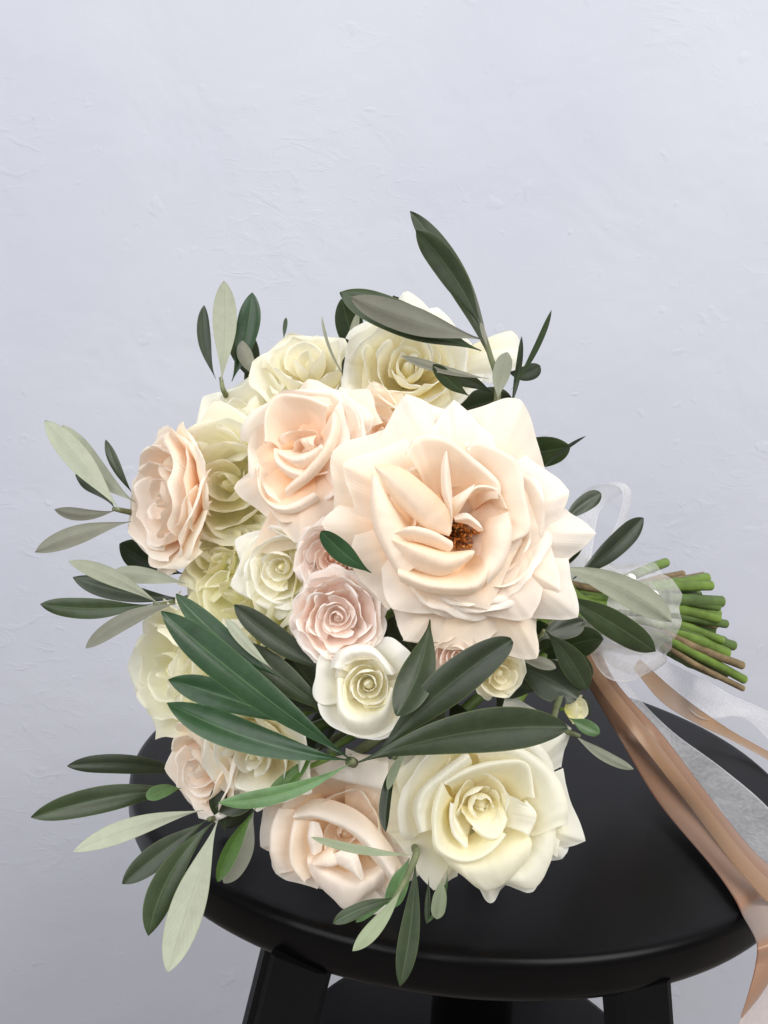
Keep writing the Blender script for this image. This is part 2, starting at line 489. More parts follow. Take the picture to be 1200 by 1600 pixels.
def organza_mat(name, col, opacity):
    m, nt, out = new_mat(name)
    L = nt.links.new
    uv = N(nt, 'ShaderNodeUVMap')
    sep = N(nt, 'ShaderNodeSeparateXYZ'); L(uv.outputs[0], sep.inputs[0])
    au = N(nt, 'ShaderNodeMath', operation='ABSOLUTE'); L(sep.outputs[0], au.inputs[0])
    sel = N(nt, 'ShaderNodeMapRange'); sel.inputs[1].default_value = 0.93; sel.inputs[2].default_value = 0.97
    sel.inputs[3].default_value = 0; sel.inputs[4].default_value = 0.28
    L(au.outputs[0], sel.inputs[0])
    tc = N(nt, 'ShaderNodeTexCoord')
    nz = N(nt, 'ShaderNodeTexNoise', i_Scale=420.0, i_Detail=2.0); L(tc.outputs['Object'], nz.inputs['Vector'])
    n2 = N(nt, 'ShaderNodeTexNoise', i_Scale=45.0, i_Detail=3.0, i_Distortion=1.0); L(tc.outputs['Object'], n2.inputs['Vector'])
    a = N(nt, 'ShaderNodeMath', operation='MULTIPLY_ADD'); L(nz.outputs[0], a.inputs[0]); a.inputs[1].default_value = 0.35; a.inputs[2].default_value = opacity - 0.30
    a1 = N(nt, 'ShaderNodeMath', operation='MULTIPLY_ADD'); L(n2.outputs[0], a1.inputs[0]); a1.inputs[1].default_value = 0.28; L(a.outputs[0], a1.inputs[2])
    b = N(nt, 'ShaderNodeMath', operation='ADD', use_clamp=True); L(a1.outputs[0], b.inputs[0]); L(sel.outputs[0], b.inputs[1])
    df = N(nt, 'ShaderNodeBsdfPrincipled', i_Roughness=0.4)
    df.inputs['Base Color'].default_value = (*col, 1)
    tl = N(nt, 'ShaderNodeBsdfTranslucent'); tl.inputs[0].default_value = (*col, 1)
    m1 = N(nt, 'ShaderNodeMixShader'); m1.inputs[0].default_value = 0.35
    L(df.outputs[0], m1.inputs[1]); L(tl.outputs[0], m1.inputs[2])
    tp = N(nt, 'ShaderNodeBsdfTransparent')
    m2 = N(nt, 'ShaderNodeMixShader')
    L(b.outputs[0], m2.inputs[0]); L(tp.outputs[0], m2.inputs[1]); L(m1.outputs[0], m2.inputs[2])
    L(m2.outputs[0], out.inputs[0])
    return m


M_ORG = organza_mat('organza_white', (0.90, 0.90, 0.92), 0.47)
M_ORG_D = organza_mat('organza_wrap', (0.82, 0.80, 0.80), 0.40)
M_ORG_P = organza_mat('organza_pink', (0.80, 0.66, 0.60), 0.55)

# ------------------------------------------------------------------ the setting
WALL_Y = 0.36


def slab(name, size, loc, mat):
    x, y, z = [s / 2 for s in size]
    v = [(-x, -y, -z), (x, -y, -z), (x, y, -z), (-x, y, -z), (-x, -y, z), (x, -y, z), (x, y, z), (-x, y, z)]
    f = [(3, 2, 1, 0), (4, 5, 6, 7), (0, 1, 5, 4), (1, 2, 6, 5), (2, 3, 7, 6), (3, 0, 4, 7)]
    o = Mesh().poly(v, f).build(name, mat, loc=loc, flat=True)
    o['kind'] = 'structure'
    return o


slab('wall', (5, 0.1, 2.8), (0, WALL_Y + 0.05, 1.4), M_WALL)['label'] = 'white trowelled plaster wall behind the stool'
slab('floor', (5, 3, 0.05), (0, -1.15, -0.025), M_FLOOR)['label'] = 'plain floor under the stool'

# ------------------------------------------------------------------ stool
stool = link('stool', None, None)
stool['label'] = 'round black lacquered wooden stool carrying the bouquet'
stool['category'] = 'stool'
RS, TH = 0.18, 0.021
e = 0.0045
prof = [(0.0001, 0), (0.06, 0), (0.12, 0), (0.155, 0), (RS - 0.008, 0)]
for a in np.linspace(0, math.pi / 2, 7):
    prof.append((RS - e + e * math.sin(a), -e + e * math.cos(a)))
for a in np.linspace(0, math.pi / 2, 7):
    prof.append((RS - 0.007 + 0.007 * math.cos(a), -TH + 0.007 - 0.007 * math.sin(a)))
prof += [(0.12, -TH), (0.0001, -TH)]
m = Mesh().lathe(prof[::-1], 160, (0, 0, SEAT_Z))
m.build('seat', M_BLACK, stool)


def leg(top, bot, wx, wy, name='leg'):
    top, bot = np.array(top), np.array(bot)
    t = unit(bot - top)
    rad = unit([0.25 * bot[0], bot[1], 0])
    n = unit(rad - t * (rad @ t))
    b = np.cross(t, n)
    mm = Mesh()
    rows = []
    for i, (s, k) in enumerate([(0, 1), (0.5, 0.95), (1, 0.85)]):
        c = top + (bot - top) * s
        ring = []
        for (sx, sy, cx, cy) in [(1, 1, .8, 1), (1, 1, 1, .8), (1, -1, 1, .8), (1, -1, .8, 1), (-1, -1, .8, 1), (-1, -1, 1, .8), (-1, 1, 1, .8), (-1, 1, .8, 1)]:
            ring.append(c + b * wx / 2 * k * sx * cx + n * wy / 2 * k * sy * cy)
        rows.append(ring)
    n0 = mm.n
    mm.grid(np.array(rows), closed=True)
    mm.f.append(list(range(8))); mm.mi.append(0)
    mm.f.append([16 + i for i in range(8)][::-1]); mm.mi.append(0)
    return mm.build(name, M_BLACK2, stool, flat=True)


zt = SEAT_Z - TH + 0.004
LT = on_plane(457, 1510, zt)
RTp = on_plane(1013, 1545, zt)
for q in (LT, RTp):
    for s in (1, -1):
        x, y = q[0], abs(q[1]) * (-s)
        leg((x * 0.95, y * 0.95, zt), (x * 2.5, y * 1.12, 0.0), 0.0235, 0.018)
zd = SEAT_Z - 0.188
DX = (0.018, 0, 0)
prof = [(0.0001, zd), (0.103, zd), (0.1075, zd - 0.002), (0.109, zd - 0.006), (0.109, zd - 0.014), (0.104, zd - 0.018), (0.0001, zd - 0.018)]
Mesh().lathe(prof[::-1], 96, DX).build('shelf_disc', M_BLACK2, stool)
ph = Mesh().lathe([(0.0001, zd - 0.002), (0.024, zd - 0.002), (0.024, SEAT_Z - 0.085), (0.030, SEAT_Z - 0.08), (0.030, SEAT_Z - 0.03), (0.05, SEAT_Z - 0.027), (0.05, SEAT_Z - TH + 0.003), (0.0001, SEAT_Z - TH + 0.003)], 40, DX)
ph.build('post', M_BLACK2, stool)
for q in (LT, RTp, LT * [1, -1, 1], RTp * [1, -1, 1]):       # rails from the shelf to the legs
    f = (SEAT_Z - zd + 0.012) / SEAT_Z
    p1 = np.array([q[0] * (0.95 + 1.55 * f), q[1] * (0.95 + 0.17 * f), zd - 0.012])
    p0 = np.array([DX[0], 0, zd - 0.012]) + unit([p1[0] - DX[0], p1[1], 0]) * 0.06
    Mesh().tube([p0, (p0 + p1) / 2, p1], 0.006, 10).build('stretcher', M_BLACK2, stool)

# ------------------------------------------------------------------ bouquet
BASE = on_plane(640, 1400, SEAT_Z)
bouquet = link('bridal_bouquet', None, None, loc=BASE)
bouquet['label'] = 'hand tied bouquet of blush and cream roses with olive leaves, lying on the stool'
bouquet['category'] = 'bouquet'
BIND = P(905, 945, 0.49)           # where the stems are tied


def make_petal(mesh, C, fr, R, az, rt, zt, th, pt=0.25, k=1.5, roll=1.3, rr=0.05, z0=-0.7, r0=0.05, op=0.5,
               sp=0.0, flare=0.0, fl=0.3, close=0.0, beta=0.0, wav=0.02, tipkeep=0.35, side=0.0, crease=0.0, ridge=0.0, lean=0.0, seed=0, nu=25, nv=22, ws0=0.5, cut=0.25):
    """one petal: a sheet swept round the flower axis along a curved profile, its rim rolled outwards"""
    g = np.random.default_rng(seed)
    u = np.linspace(-1, 1, nu)
    v = np.linspace(0, 1, nv) ** 0.85
    vr = 0.80
    p0 = np.array([r0, z0])
    h = zt - z0
    # op 0: upright cup, op 1: laid open and arching over
    p1 = (1 - op) * np.array([max(rt * 0.75, r0 + 0.1), z0 + 0.10 * h]) + op * np.array([r0 + 0.20 * rt, z0 + 0.62 * h])
    p2 = (1 - op) * np.array([rt * 1.07 + 0.02, zt - 0.40 * h]) + op * np.array([rt * 0.60, zt + 0.13])
    p2 = p2 + np.array([close * rt, 0])
    p3 = np.array([rt, zt])
    au = np.abs(u)
    if beta:                                   # straight edges meeting in a point: beta is half the tip angle
        be, tt = math.radians(beta), np.sqrt((au * math.radians(th)) ** 2 + 0.0012) - 0.034
        st = np.sin(be) / np.sin(np.minimum(be + tt, math.pi - be)) - cut * au ** 5
    else:
        st = 1 - pt * au ** k - cut * au ** 6
    st *= 1 + 0.035 * np.sin(u * 3.1 + g.uniform(0, 6.3)) + 0.02 * np.sin(u * 7.3 + g.uniform(0, 6.3))
    V, UU = np.meshgrid(v, u, indexing='ij')
    t = np.clip(V / vr, 0, 1) * st[None, :]
    b = lambda t: ((1 - t) ** 3)[..., None] * p0 + (3 * (1 - t) ** 2 * t)[..., None] * p1 + (3 * (1 - t) * t ** 2)[..., None] * p2 + (t ** 3)[..., None] * p3
    q = b(t)
    dt = b(np.clip(t + 0.01, 0, 1.2)) - b(t - 0.01)
    T = dt / (np.linalg.norm(dt, axis=-1, keepdims=True) + 1e-9)
    Nn = np.stack([T[..., 1], -T[..., 0]], -1)
    rollu = roll * (tipkeep + (1 - tipkeep) * smooth(au / 0.55)) * (1 + 0.25 * np.sin(u * 2.3 + g.uniform(0, 6.3)))
    phi = np.clip((V - vr) / (1 - vr), 0, 1) * rollu[None, :]
    rrad = rr * (1 + 0.3 * np.sin(u * 2.9 + g.uniform(0, 6.3)))[None, :]
    q = q + (rrad * np.sin(phi))[..., None] * T + (rrad * (1 - np.cos(phi)))[..., None] * Nn
    # waves, side roll, crease, spiral lean
    a1, a2, a3, a4 = g.uniform(0, 6.3, 4)
    wv = wav * V ** 1.5 * (np.sin(UU * 2.7 + a1 + V * 1.6) + 0.6 * np.sin(UU * 5.5 + a2 - V * 2.5) + 0.35 * np.sin(UU * 9 + a3 + V * 5))
    wv += V ** 2.5 * (0.0045 * np.sin(UU * 13 + a1 * 3) + 0.0035 * np.sin(UU * 22 + a2 * 5 + V * 3))
    wv += side * smooth((np.abs(UU) - 0.62) / 0.38) * V
    wv += ridge * np.sqrt(UU ** 2 + 0.004) * V ** 1.3
    wv += -crease * np.exp(-(UU / 0.22) ** 2) * V ** 2
    q = q + wv[..., None] * Nn
    r = q[..., 0] + rt * sp * UU * V + rt * flare * np.abs(UU) ** 3 * V ** 2
    z = q[..., 1] + lean * UU * V
    ws = ws0 + (1 - ws0) * smooth(V / 0.55)
    thn = math.radians(az) + math.radians(th) * UU * ws + 0.03 * np.sin(V * 4 + a4)
    dth = np.clip(np.abs(math.radians(th) * UU * ws), 0, 1.25)
    r = r / np.cos(dth * 0.9) ** (fl * V)
    r = np.maximum(r, 0.004)
    pts = (r * np.cos(thn))[..., None] * fr[0] + (r * np.sin(thn))[..., None] * fr[1] + z[..., None] * fr[2]
    mesh.grid(C + R * pts, np.stack([UU, V], -1))


def frame(axis):
    """axis in picture terms (right, up, towards the viewer) -> world frame whose x is picture right"""
    a = unit(axis[0] * RT + axis[1] * UP - axis[2] * F_)
    x = unit(RT - a * (RT @ a))
    return x, np.cross(a, x), a


ROSES = []


def rose(px, py, d, rpx, axis, mat, label, petals=(), rings=(), core=None, inner=(), depth=0.75, stamen=False, seed=1,
         nu=25, nv=22, kind='rose'):
    """px, py, d: middle of the flower's face; rpx its radius in photo pixels.  petals -> one child mesh each, inner -> part of the heart"""
    g = np.random.default_rng(seed * 31 + 5)
    W = P(px, py, d)
    R = rpx * d / FPX
    fr = frame(axis)
    o0 = np.zeros(3)
    heart = Mesh()
    base = (M_STEM,)
    # receptacle and calyx behind the flower
    a = np.linspace(0, 2 * np.pi, 14, endpoint=False)
    prof = [(0.03, -depth - 0.42), (0.10, -depth - 0.34), (0.15, -depth - 0.22), (0.15, -depth - 0.12), (0.10, -depth - 0.04), (0.01, -depth - 0.02)]
    rows = [R * ((r * np.cos(a))[:, None] * fr[0] + (r * np.sin(a))[:, None] * fr[1] + z * fr[2]) for r, z in prof]
    heart.grid(np.array(rows), closed=True, mat=1)
    specs = [dict(p) for p in inner]
    if not stamen:
        zi = (core[3] if core else 0.0)
        zb = -0.7 * depth
        prof = [(0.10, zb), (0.09, zb * .5 + zi * .5), (0.06, zi - 0.17), (0.035, zi - 0.11), (0.012, zi - 0.09), (0.001, zi - 0.09)]
        rows = [R * ((r * (1 + .1 * np.sin(2 * a + z * 9)) * np.cos(a))[:, None] * fr[0] + (r * np.sin(a))[:, None] * fr[1] + z * fr[2]) for r, z in prof]
        heart.grid(np.array(rows), uv=np.stack(np.meshgrid(np.linspace(-1, 1, 14), np.linspace(.3, .6, 6)), -1), closed=True)
    if core:
        n, r_in, r_out, z_in, z_out = core[:5]
        az = g.uniform(0, 360)
        for i in range(n):
            f = i / max(1, n - 1)
            az += 137.5 + g.uniform(-30, 30)
            specs.append(dict(az=az, rt=r_in + (r_out - r_in) * f ** 0.9, zt=z_in + (z_out - z_in) * f + g.uniform(-.03, .03),
                              th=(95 - 25 * f) * g.uniform(.8, 1.1), pt=0.14 + g.uniform(0, .14), roll=0.7 + 0.7 * f * g.uniform(.5, 1.3), rr=0.014 + 0.016 * f, op=0.02, sp=0.2 + g.uniform(-.06, .1),
                              z0=min(-0.4, -0.55 * depth), wav=0.014, tipkeep=0.8, fl=0.05, close=0.28 * (1 - f) + 0.05))
    for i, s in enumerate(specs):
        s = dict(s); s.setdefault('z0', -depth); s.setdefault('nu', 19); s.setdefault('nv', 16)
        make_petal(heart, o0, fr, R, seed=seed * 1000 + i, **s)
    if stamen:
        gg = np.random.default_rng(seed)
        for i in range(110):
            aa, rr_ = gg.uniform(0, 6.3), 0.115 * math.sqrt(gg.uniform(0, 1))
            b0 = R * (rr_ * .6 * math.cos(aa) * fr[0] + rr_ * .6 * math.sin(aa) * fr[1] - 0.62 * fr[2])
            b1 = R * (rr_ * 1.25 * math.cos(aa) * fr[0] + rr_ * 1.25 * math.sin(aa) * fr[1] + (-0.13 + gg.uniform(-.16, .06)) * fr[2])
            mid = (b0 + b1) / 2 + R * 0.02 * gg.normal(size=3)
            heart.tube([b0, mid, b1 - (b1 - b0) * .08], 0.0035 * R, 5, mat=2)
            heart.tube([b1 - (b1 - b0) * .1, b1 - (b1 - b0) * .05, b1 + R * .012 * gg.normal(size=3)], [0.006 * R, 0.011 * R, 0.005 * R], 6, mat=2)
    ro = heart.build(kind, [PM[mat], M_STEM, M_STAMEN], bouquet, W - BASE)
    ro['label'] = label
    out = [dict(p) for p in petals]
    for (n, rt, zt_, th, kw) in rings:
        kw = dict(kw)
        a0 = kw.pop('az', g.uniform(0, 360))
        jit = kw.pop('jit', 10)
        span = kw.pop('span', 360)
        for i in range(n):
            s = dict(az=a0 + span * i / n + g.uniform(-jit, jit), rt=rt * g.uniform(.94, 1.06), zt=zt_ + g.uniform(-.05, .05), th=th * g.uniform(.9, 1.1))
            s.update(kw)
            out.append(s)
    for i, s in enumerate(out):
        s.setdefault('z0', -depth)
        pm = s.pop('mat', mat)
        me = Mesh()
        make_petal(me, o0, fr, R, seed=seed * 1000 + 500 + i, nu=nu, nv=nv, **s)
        me.build('petal', PM[pm], ro)
    ROSES.append((W - R * (depth + 0.4) * fr[2], fr[2], R))
    return ro


def patch_petals(ro, mat, px, py, d, axis, scale, origin, sheets, seed=0):
    """hand-shaped inner petals: each sheet is a grid of (x, y, height) points on the flower's face, drawn smooth through them"""
    fr = frame(axis)
    k = d / FPX / scale
    cx, cy = (px - origin[0]) * scale, (py - origin[1]) * scale
    g = np.random.default_rng(seed)
    for sh, (v0, v1) in sheets:
        G = np.array(sh, float)
        a, b = G.shape[:2]
        cols = np.stack([catmull(G[i], 34) for i in range(a)])
        G = np.stack([catmull(cols[:, j], 14) for j in range(34)], 1)
        uu, vv = np.meshgrid(np.linspace(-1, 1, 34), np.linspace(0, 1, 14))
        G[..., 2] += 4 * np.sin(uu * 5 + g.uniform(0, 6)) * np.sin(vv * 4 + g.uniform(0, 6))
        G[..., 2] += 0.004 * np.ptp(G[..., 0]) * np.sin(uu * 15 + g.uniform(0, 6) + vv * 2) + 0.003 * np.ptp(G[..., 0]) * np.sin(uu * 24 + g.uniform(0, 6))
        pts = ((G[..., 0] - cx)[..., None] * fr[0] - (G[..., 1] - cy)[..., None] * fr[1] + G[..., 2][..., None] * fr[2]) * k
        Mesh().grid(pts, np.stack([uu, v0 + (v1 - v0) * vv], -1), flip=True).build('petal', PM[mat], ro)


def outer_petals(ro, mat, px, py, d, axis, scale, origin, items, seed=0, deep=-200, rho=7.0):
    """broad outer petals: a sheet from under the heart out to a pointed tip between two corners, its margins rolled under"""
    fr = frame(axis)
    k = d / FPX / scale
    cx, cy = (px - origin[0]) * scale, (py - origin[1]) * scale
    g = np.random.default_rng(seed)
    nu, nv = 33, 20
    u = np.linspace(-1, 1, nu)
    v = np.linspace(0, 1, nv)
    roll = np.array([0.35, 0.8, 1.3, 1.9, 2.4])
    for tip, Lc, Rc, h in items:
        h = h * 1.3 + 10
        tip, Lc, Rc = [np.array(q, float) for q in (tip, Lc, Rc)]
        c = np.array([cx, cy])
        gain = 1.0 - 1.3 * h / scale / FPX       # lies further back, so it is broader than it looks
        tip, Lc, Rc = [c + (q - c) * gain for q in (tip, Lc, Rc)]
        bow = g.uniform(-0.02, 0.05)
        rim = []
        for x in u:
            A = Lc if x < 0 else Rc
            t = abs(x)
            q = tip + (A - tip) * (t - 0.02 * math.sin(t * math.pi))
            nrm = q - c
            rim.append(q + nrm * bow * math.sin(t * math.pi) + nrm * 0.012 * math.sin(7 * t + g.uniform(0, .3)))
        rim = np.array(rim)
        base = c + (rim - c) * 0.10 + (rim - rim.mean(0)) * 0.05
        outw = rim - c
        outw /= np.linalg.norm(outw, axis=1, keepdims=True)
        # edge normals pull the roll square to the margin, the tip itself stays nearly flat
        en = []
        for x in u:
            e_ = (tip - Lc) if x < 0 else (Rc - tip)
            n_ = np.array([e_[1], -e_[0]]) / np.linalg.norm(e_)
            en.append(n_ if n_ @ (tip - c) > 0 or n_ @ ((Lc if x < 0 else Rc) - c) > 0 else -n_)
        en = np.array(en)
        wgt = smooth(np.abs(u) / 0.25)[:, None]
        nd = outw * (1 - wgt) + en * wgt
        nd /= np.linalg.norm(nd, axis=1, keepdims=True)
        ph = g.uniform(0, 6.3, 4)
        size = np.linalg.norm(tip - c)
        rows, uvs = [], []
        for t in v:
            q = base + (rim - base) * t
            hh = deep * (1 - t) ** 1.6 + h * (1 - (1 - t) ** 1.6) + 0.10 * size * math.sin(math.pi * t ** 1.3) * (1 - 0.6 * u ** 2)
            hh = hh - 0.075 * size * np.sqrt(u ** 2 + .003) * t ** 1.5
            hh = hh + size * t ** 1.5 * (0.014 * np.sin(2.6 * u + ph[0] + 2 * t) + 0.006 * np.sin(9 * u + ph[1] + 3 * t) + 0.0035 * np.sin(19 * u + ph[2]) * t)
            rows.append(np.c_[q, hh]); uvs.append(np.c_[u, np.full(nu, 0.18 + 0.60 * t ** 1.2)])
        q0, h0 = rows[-1][:, :2], rows[-1][:, 2]
        amp = rho * (0.35 + 0.65 * smooth(np.abs(u) / 0.35)) * (1 + 0.35 * np.sin(2.2 * u + ph[3]))
        for i, a_ in enumerate(roll):
            q = q0 + nd * (amp * math.sin(a_))[:, None]
            rows.append(np.c_[q, h0 - amp * (1 - math.cos(a_))]); uvs.append(np.c_[u, np.full(nu, 0.79 + 0.15 * (i + 1) / 5)])
        G = np.array(rows)
        pts = ((G[..., 0] - cx)[..., None] * fr[0] - (G[..., 1] - cy)[..., None] * fr[1] + G[..., 2][..., None] * fr[2]) * k
        Mesh().grid(pts, np.array(uvs), flip=True).build('petal', PM[mat], ro)


def D(az, rt, zt, th, **k):
    return dict(az=az, rt=rt, zt=zt, th=th, **k)



# ------------------------------------------------------------------ roses
# depths (metres along the lens axis): the low roses rest on the seat, the crown of the bouquet leans back
OUT = dict(op=0.78, roll=2.3, rr=0.024, beta=45, fl=0.18, sp=0.03, wav=0.017, tipkeep=0.12, ridge=0.11)
MID = dict(op=0.45, roll=2.0, rr=0.026, beta=50, fl=0.55, sp=0.08, wav=0.018, tipkeep=0.2, ridge=0.07)
INN = dict(op=0.15, roll=1.4, rr=0.016, beta=68, sp=0.12, wav=0.018, fl=0.32, ridge=0.03, tipkeep=.5)

# the big open blush rose
big = rose(728, 832, 0.350, 208, (0.12, 0.02, 1), 'blush', 'largest rose, wide open, pale blush with pointed petals and brown stamens',
     petals=[
         D(64, 0.66, -0.06, 42, **MID), D(18, 0.64, -0.05, 38, **MID), D(-34, 0.62, -0.04, 42, **MID), D(-72, 0.62, -0.05, 44, **MID), D(-112, 0.60, -0.05, 48, **MID),
         D(-88, 0.54, -0.03, 50, **MID), D(-130, 0.58, -0.05, 46, **MID), D(-58, 0.50, -0.04, 44, **INN), D(-15, 0.46, -0.05, 40, **INN), D(150, 0.62, -0.1, 46, **MID), D(105, 0.62, -0.1, 46, **MID),
     ],
     inner=[D(172, 0.40, -0.08, 60, op=.05, roll=.8, rr=.03, beta=60, wav=.02), D(-100, 0.34, -0.06, 60, op=.05, roll=1.0, rr=.03, beta=60, wav=.02),
            D(60, 0.36, -0.08, 60, op=.05, roll=.9, rr=.02, beta=60, wav=.02), D(-20, 0.30, -0.08, 60, op=.05, roll=1.0, rr=.02, beta=60, wav=.02),
            D(125, 0.26, -.12, 60, op=.0, roll=.6, rr=.02, beta=60, wav=.03)],
     depth=0.62, stamen=True, seed=1, nu=29, nv=26)

outer_petals(big, 'blush', 728, 832, 0.350, (0.12, 0.02, 1), 2.609, (500, 580), [
    ((385, 105), (225, 340), (620, 170), -135), ((850, 120), (630, 175), (970, 420), -135), ((1165, 660), (1010, 520), (1000, 850), -130), ((925, 1168), (925, 985), (700, 1130), -150),
    ((46, 620), (170, 490), (170, 800), -135), ((92, 335), (340, 235), (105, 580), -130), ((1090, 1004), (1050, 760), (820, 1010), -120), ((640, 1120), (375, 1085), (835, 985), -125), ((372, 1085), (300, 900), (640, 1130), -122),
    ((116, 383), (380, 280), (195, 660), -85), ((570, 122), (435, 285), (805, 310), -88), ((1046, 488), (850, 330), (945, 700), -90), ((158, 786), (190, 590), (310, 965), -95),
    ((1004, 892), (945, 630), (880, 920), -80), ((882, 1004), (965, 690), (680, 985), -66), ((308, 962), (270, 740), (700, 975), -58), ((690, 970), (335, 850), (840, 690), -34),
    ((905, 610), (800, 400), (900, 820), -62), ((846, 660), (800, 420), (700, 880), -40),
], seed=3)
R_ = (0.45, 0.95)
patch_petals(big, 'blush', 728, 832, 0.350, (0.12, 0.02, 1), 2.609, (500, 580), [
    # cup petal at the top with a rolled rim
    ([[(470, 520, -150), (520, 510, -160), (560, 505, -160), (600, 515, -160), (640, 535, -150), (660, 565, -150)],
      [(410, 420, -30), (450, 385, -30), (520, 375, -30), (590, 420, -30), (660, 470, -30), (690, 525, -30)],
      [(352, 345, 40), (400, 288, 52), (500, 293, 55), (600, 366, 50), (705, 458, 42), (715, 520, 20)],
      [(343, 335, 30), (390, 270, 30), (503, 275, 32), (612, 348, 30), (728, 450, 22), (735, 525, 0)],
      [(345, 345, 5), (392, 275, 0), (503, 282, 2), (612, 358, 0), (728, 460, -5), (738, 535, -25)]], (.35, 1)),
    # right inner petal
    ([[(600, 480, -160), (620, 480, -160), (650, 500, -160), (680, 560, -160), (690, 600, -160), (680, 650, -160)],
      [(605, 390, -40), (655, 375, -30), (720, 430, -25), (750, 520, -25), (765, 610, -30), (730, 665, -40)],
      [(600, 328, 18), (642, 300, 28), (792, 372, 35), (822, 500, 30), (846, 640, 22), (775, 690, 10)],
      [(596, 318, 5), (640, 286, 12), (803, 364, 16), (836, 500, 14), (858, 652, 5), (778, 704, -5)],
      [(598, 325, -15), (640, 292, -15), (800, 370, -12), (834, 505, -14), (855, 655, -20), (778, 706, -25)]], (.4, 1)),
    # left folded petal, a flap lying from the tip towards the heart
    ([[(212, 386, 38), (310, 394, 62), (414, 468, 78), (504, 558, 66), (530, 650, 28)],
      [(214, 393, 40), (295, 428, 62), (394, 518, 70), (474, 598, 58), (524, 662, 24)],
      [(218, 400, 32), (282, 468, 40), (370, 562, 36), (436, 638, 14), (520, 672, 6)],
      [(240, 430, -25), (300, 520, -60), (380, 592, -80), (446, 642, -95), (510, 660, -100)]], (.55, .95)),
    # tall left petal
    ([[(212, 440, -25), (204, 530, -25), (222, 650, -25), (282, 772, -25), (328, 842, -30)],
      [(205, 426, 15), (203, 525, 20), (222, 648, 20), (282, 770, 14), (325, 840, 0)],
      [(214, 424, 36), (224, 520, 46), (246, 635, 46), (300, 750, 38), (345, 822, 18)],
      [(238, 450, 30), (280, 550, 30), (318, 640, 26), (358, 715, 20), (400, 785, 5)],
      [(285, 510, -70), (350, 590, -110), (395, 645, -130), (430, 690, -130), (460, 740, -110)]], (.95, .5)),
    # narrow upright petal
    ([[(492, 338, 88), (478, 400, 78), (484, 490, 58), (515, 570, 36), (523, 652, 8)],
      [(497, 333, 92), (495, 400, 98), (503, 498, 82), (523, 575, 56), (528, 655, 14)],
      [(501, 340, 82), (514, 410, 70), (524, 500, 52), (533, 590, 28), (534, 652, 0)],
      [(505, 360, 30), (528, 420, 10), (540, 510, -10), (548, 600, -40), (546, 650, -70)]], (.6, .95)),
    # small petals round the heart
    ([[(532, 520, 0), (580, 488, 40), (622, 462, 56)], [(530, 560, 5), (572, 532, 46), (606, 500, 46)], [(532, 608, -30), (560, 582, 4), (592, 530, 20)]], (.95, .5)),
    ([[(600, 545, -90), (640, 500, -80), (700, 510, -80), (740, 560, -80)], [(596, 520, 0), (640, 478, 20), (712, 490, 24), (758, 560, 10)], [(592, 512, 0), (640, 466, 14), (718, 480, 18), (770, 560, 2)], [(590, 518, -30), (640, 470, -20), (720, 484, -20), (774, 566, -30)]], (.5, .95)),
    ([[(546, 588, -30), (600, 578, -8), (648, 612, -10)], [(552, 606, -16), (610, 606, 6), (668, 648, -4)], [(560, 614, -60), (612, 625, -50), (660, 655, -60)]], (.9, .6)),
    ([[(700, 600, -70), (680, 650, -80), (676, 720, -80), (660, 775, -70)], [(716, 592, 22), (700, 650, 24), (690, 728, 24), (660, 790, 16)], [(742, 580, 56), (742, 655, 56), (722, 750, 52), (672, 830, 40)],
      [(760, 574, 48), (776, 665, 44), (742, 775, 40), (676, 864, 24)], [(765, 585, 5), (790, 675, 0), (755, 790, 0), (690, 872, -10)]], (.5, .95)),
    # rolled lips below the heart
    ([[(380, 650, -70), (430, 665, -90), (480, 690, -100), (520, 712, -110)], [(303, 655, 34), (365, 632, 56), (447, 650, 58), (527, 690, 34)], [(300, 668, 36), (368, 652, 76), (452, 678, 76), (533, 716, 42)], [(330, 694, 0), (382, 694, 12), (452, 714, 14), (522, 738, 0)]], (.5, .95)),
    ([[(400, 692, -70), (450, 712, -90), (500, 732, -110), (560, 742, -110)], [(298, 686, 40), (400, 714, 66), (512, 744, 68), (613, 728, 44)], [(284, 700, 36), (388, 748, 84), (502, 790, 86), (614, 752, 50)], [(310, 770, -5), (400, 812, 10), (502, 832, 12), (604, 776, 0)]], (.5, .95)),
    ([[(380, 800, -70), (480, 815, -80), (590, 800, -90), (660, 760, -90)], [(318, 800, 20), (450, 850, 40), (600, 850, 44), (682, 775, 30)], [(312, 830, 26), (450, 880, 56), (618, 880, 58), (700, 800, 36)], [(330, 858, -20), (455, 905, -10), (628, 906, -8), (715, 820, -20)]], (.5, .95)),
], seed=4)

# peach rose above its left shoulder
pe = rose(470, 697, 0.372, 130, (-0.22, 0.16, 1), 'peach', 'peach rose with a tight swirled heart and pointed outer petals',
     petals=[
         D(110, 0.80, -0.10, 56, **MID), D(30, 0.74, -0.10, 52, **MID), D(318, 0.70, -0.10, 52, **MID),
         D(0, 0.74, -0.06, 52, **MID), D(235, 0.70, -0.08, 56, **MID), D(160, 0.70, -0.1, 56, **MID)],
     core=(6, 0.03, 0.30, -0.14, -0.16), depth=0.8, seed=2)
outer_petals(pe, 'peach', 470, 697, 0.372, (-0.22, 0.16, 1), 3.0, (260, 420), [
    ((905, 545), (760, 520), (960, 700), -130), ((362, 1278), (420, 1100), (650, 1240), -135), ((820, 1180), (640, 1230), (880, 950), -130), ((266, 986), (360, 880), (430, 1125), -110), ((625, 485), (530, 600), (800, 560), -95),
    ((946, 690), (800, 560), (865, 830), -88), ((338, 830), (480, 720), (425, 960), -84), ((612, 1264), (470, 1150), (835, 1050), -78), ((842, 830), (800, 600), (800, 1060), -60), ((520, 1170), (400, 980), (700, 1110), -54)],
    seed=11, deep=-170, rho=6)
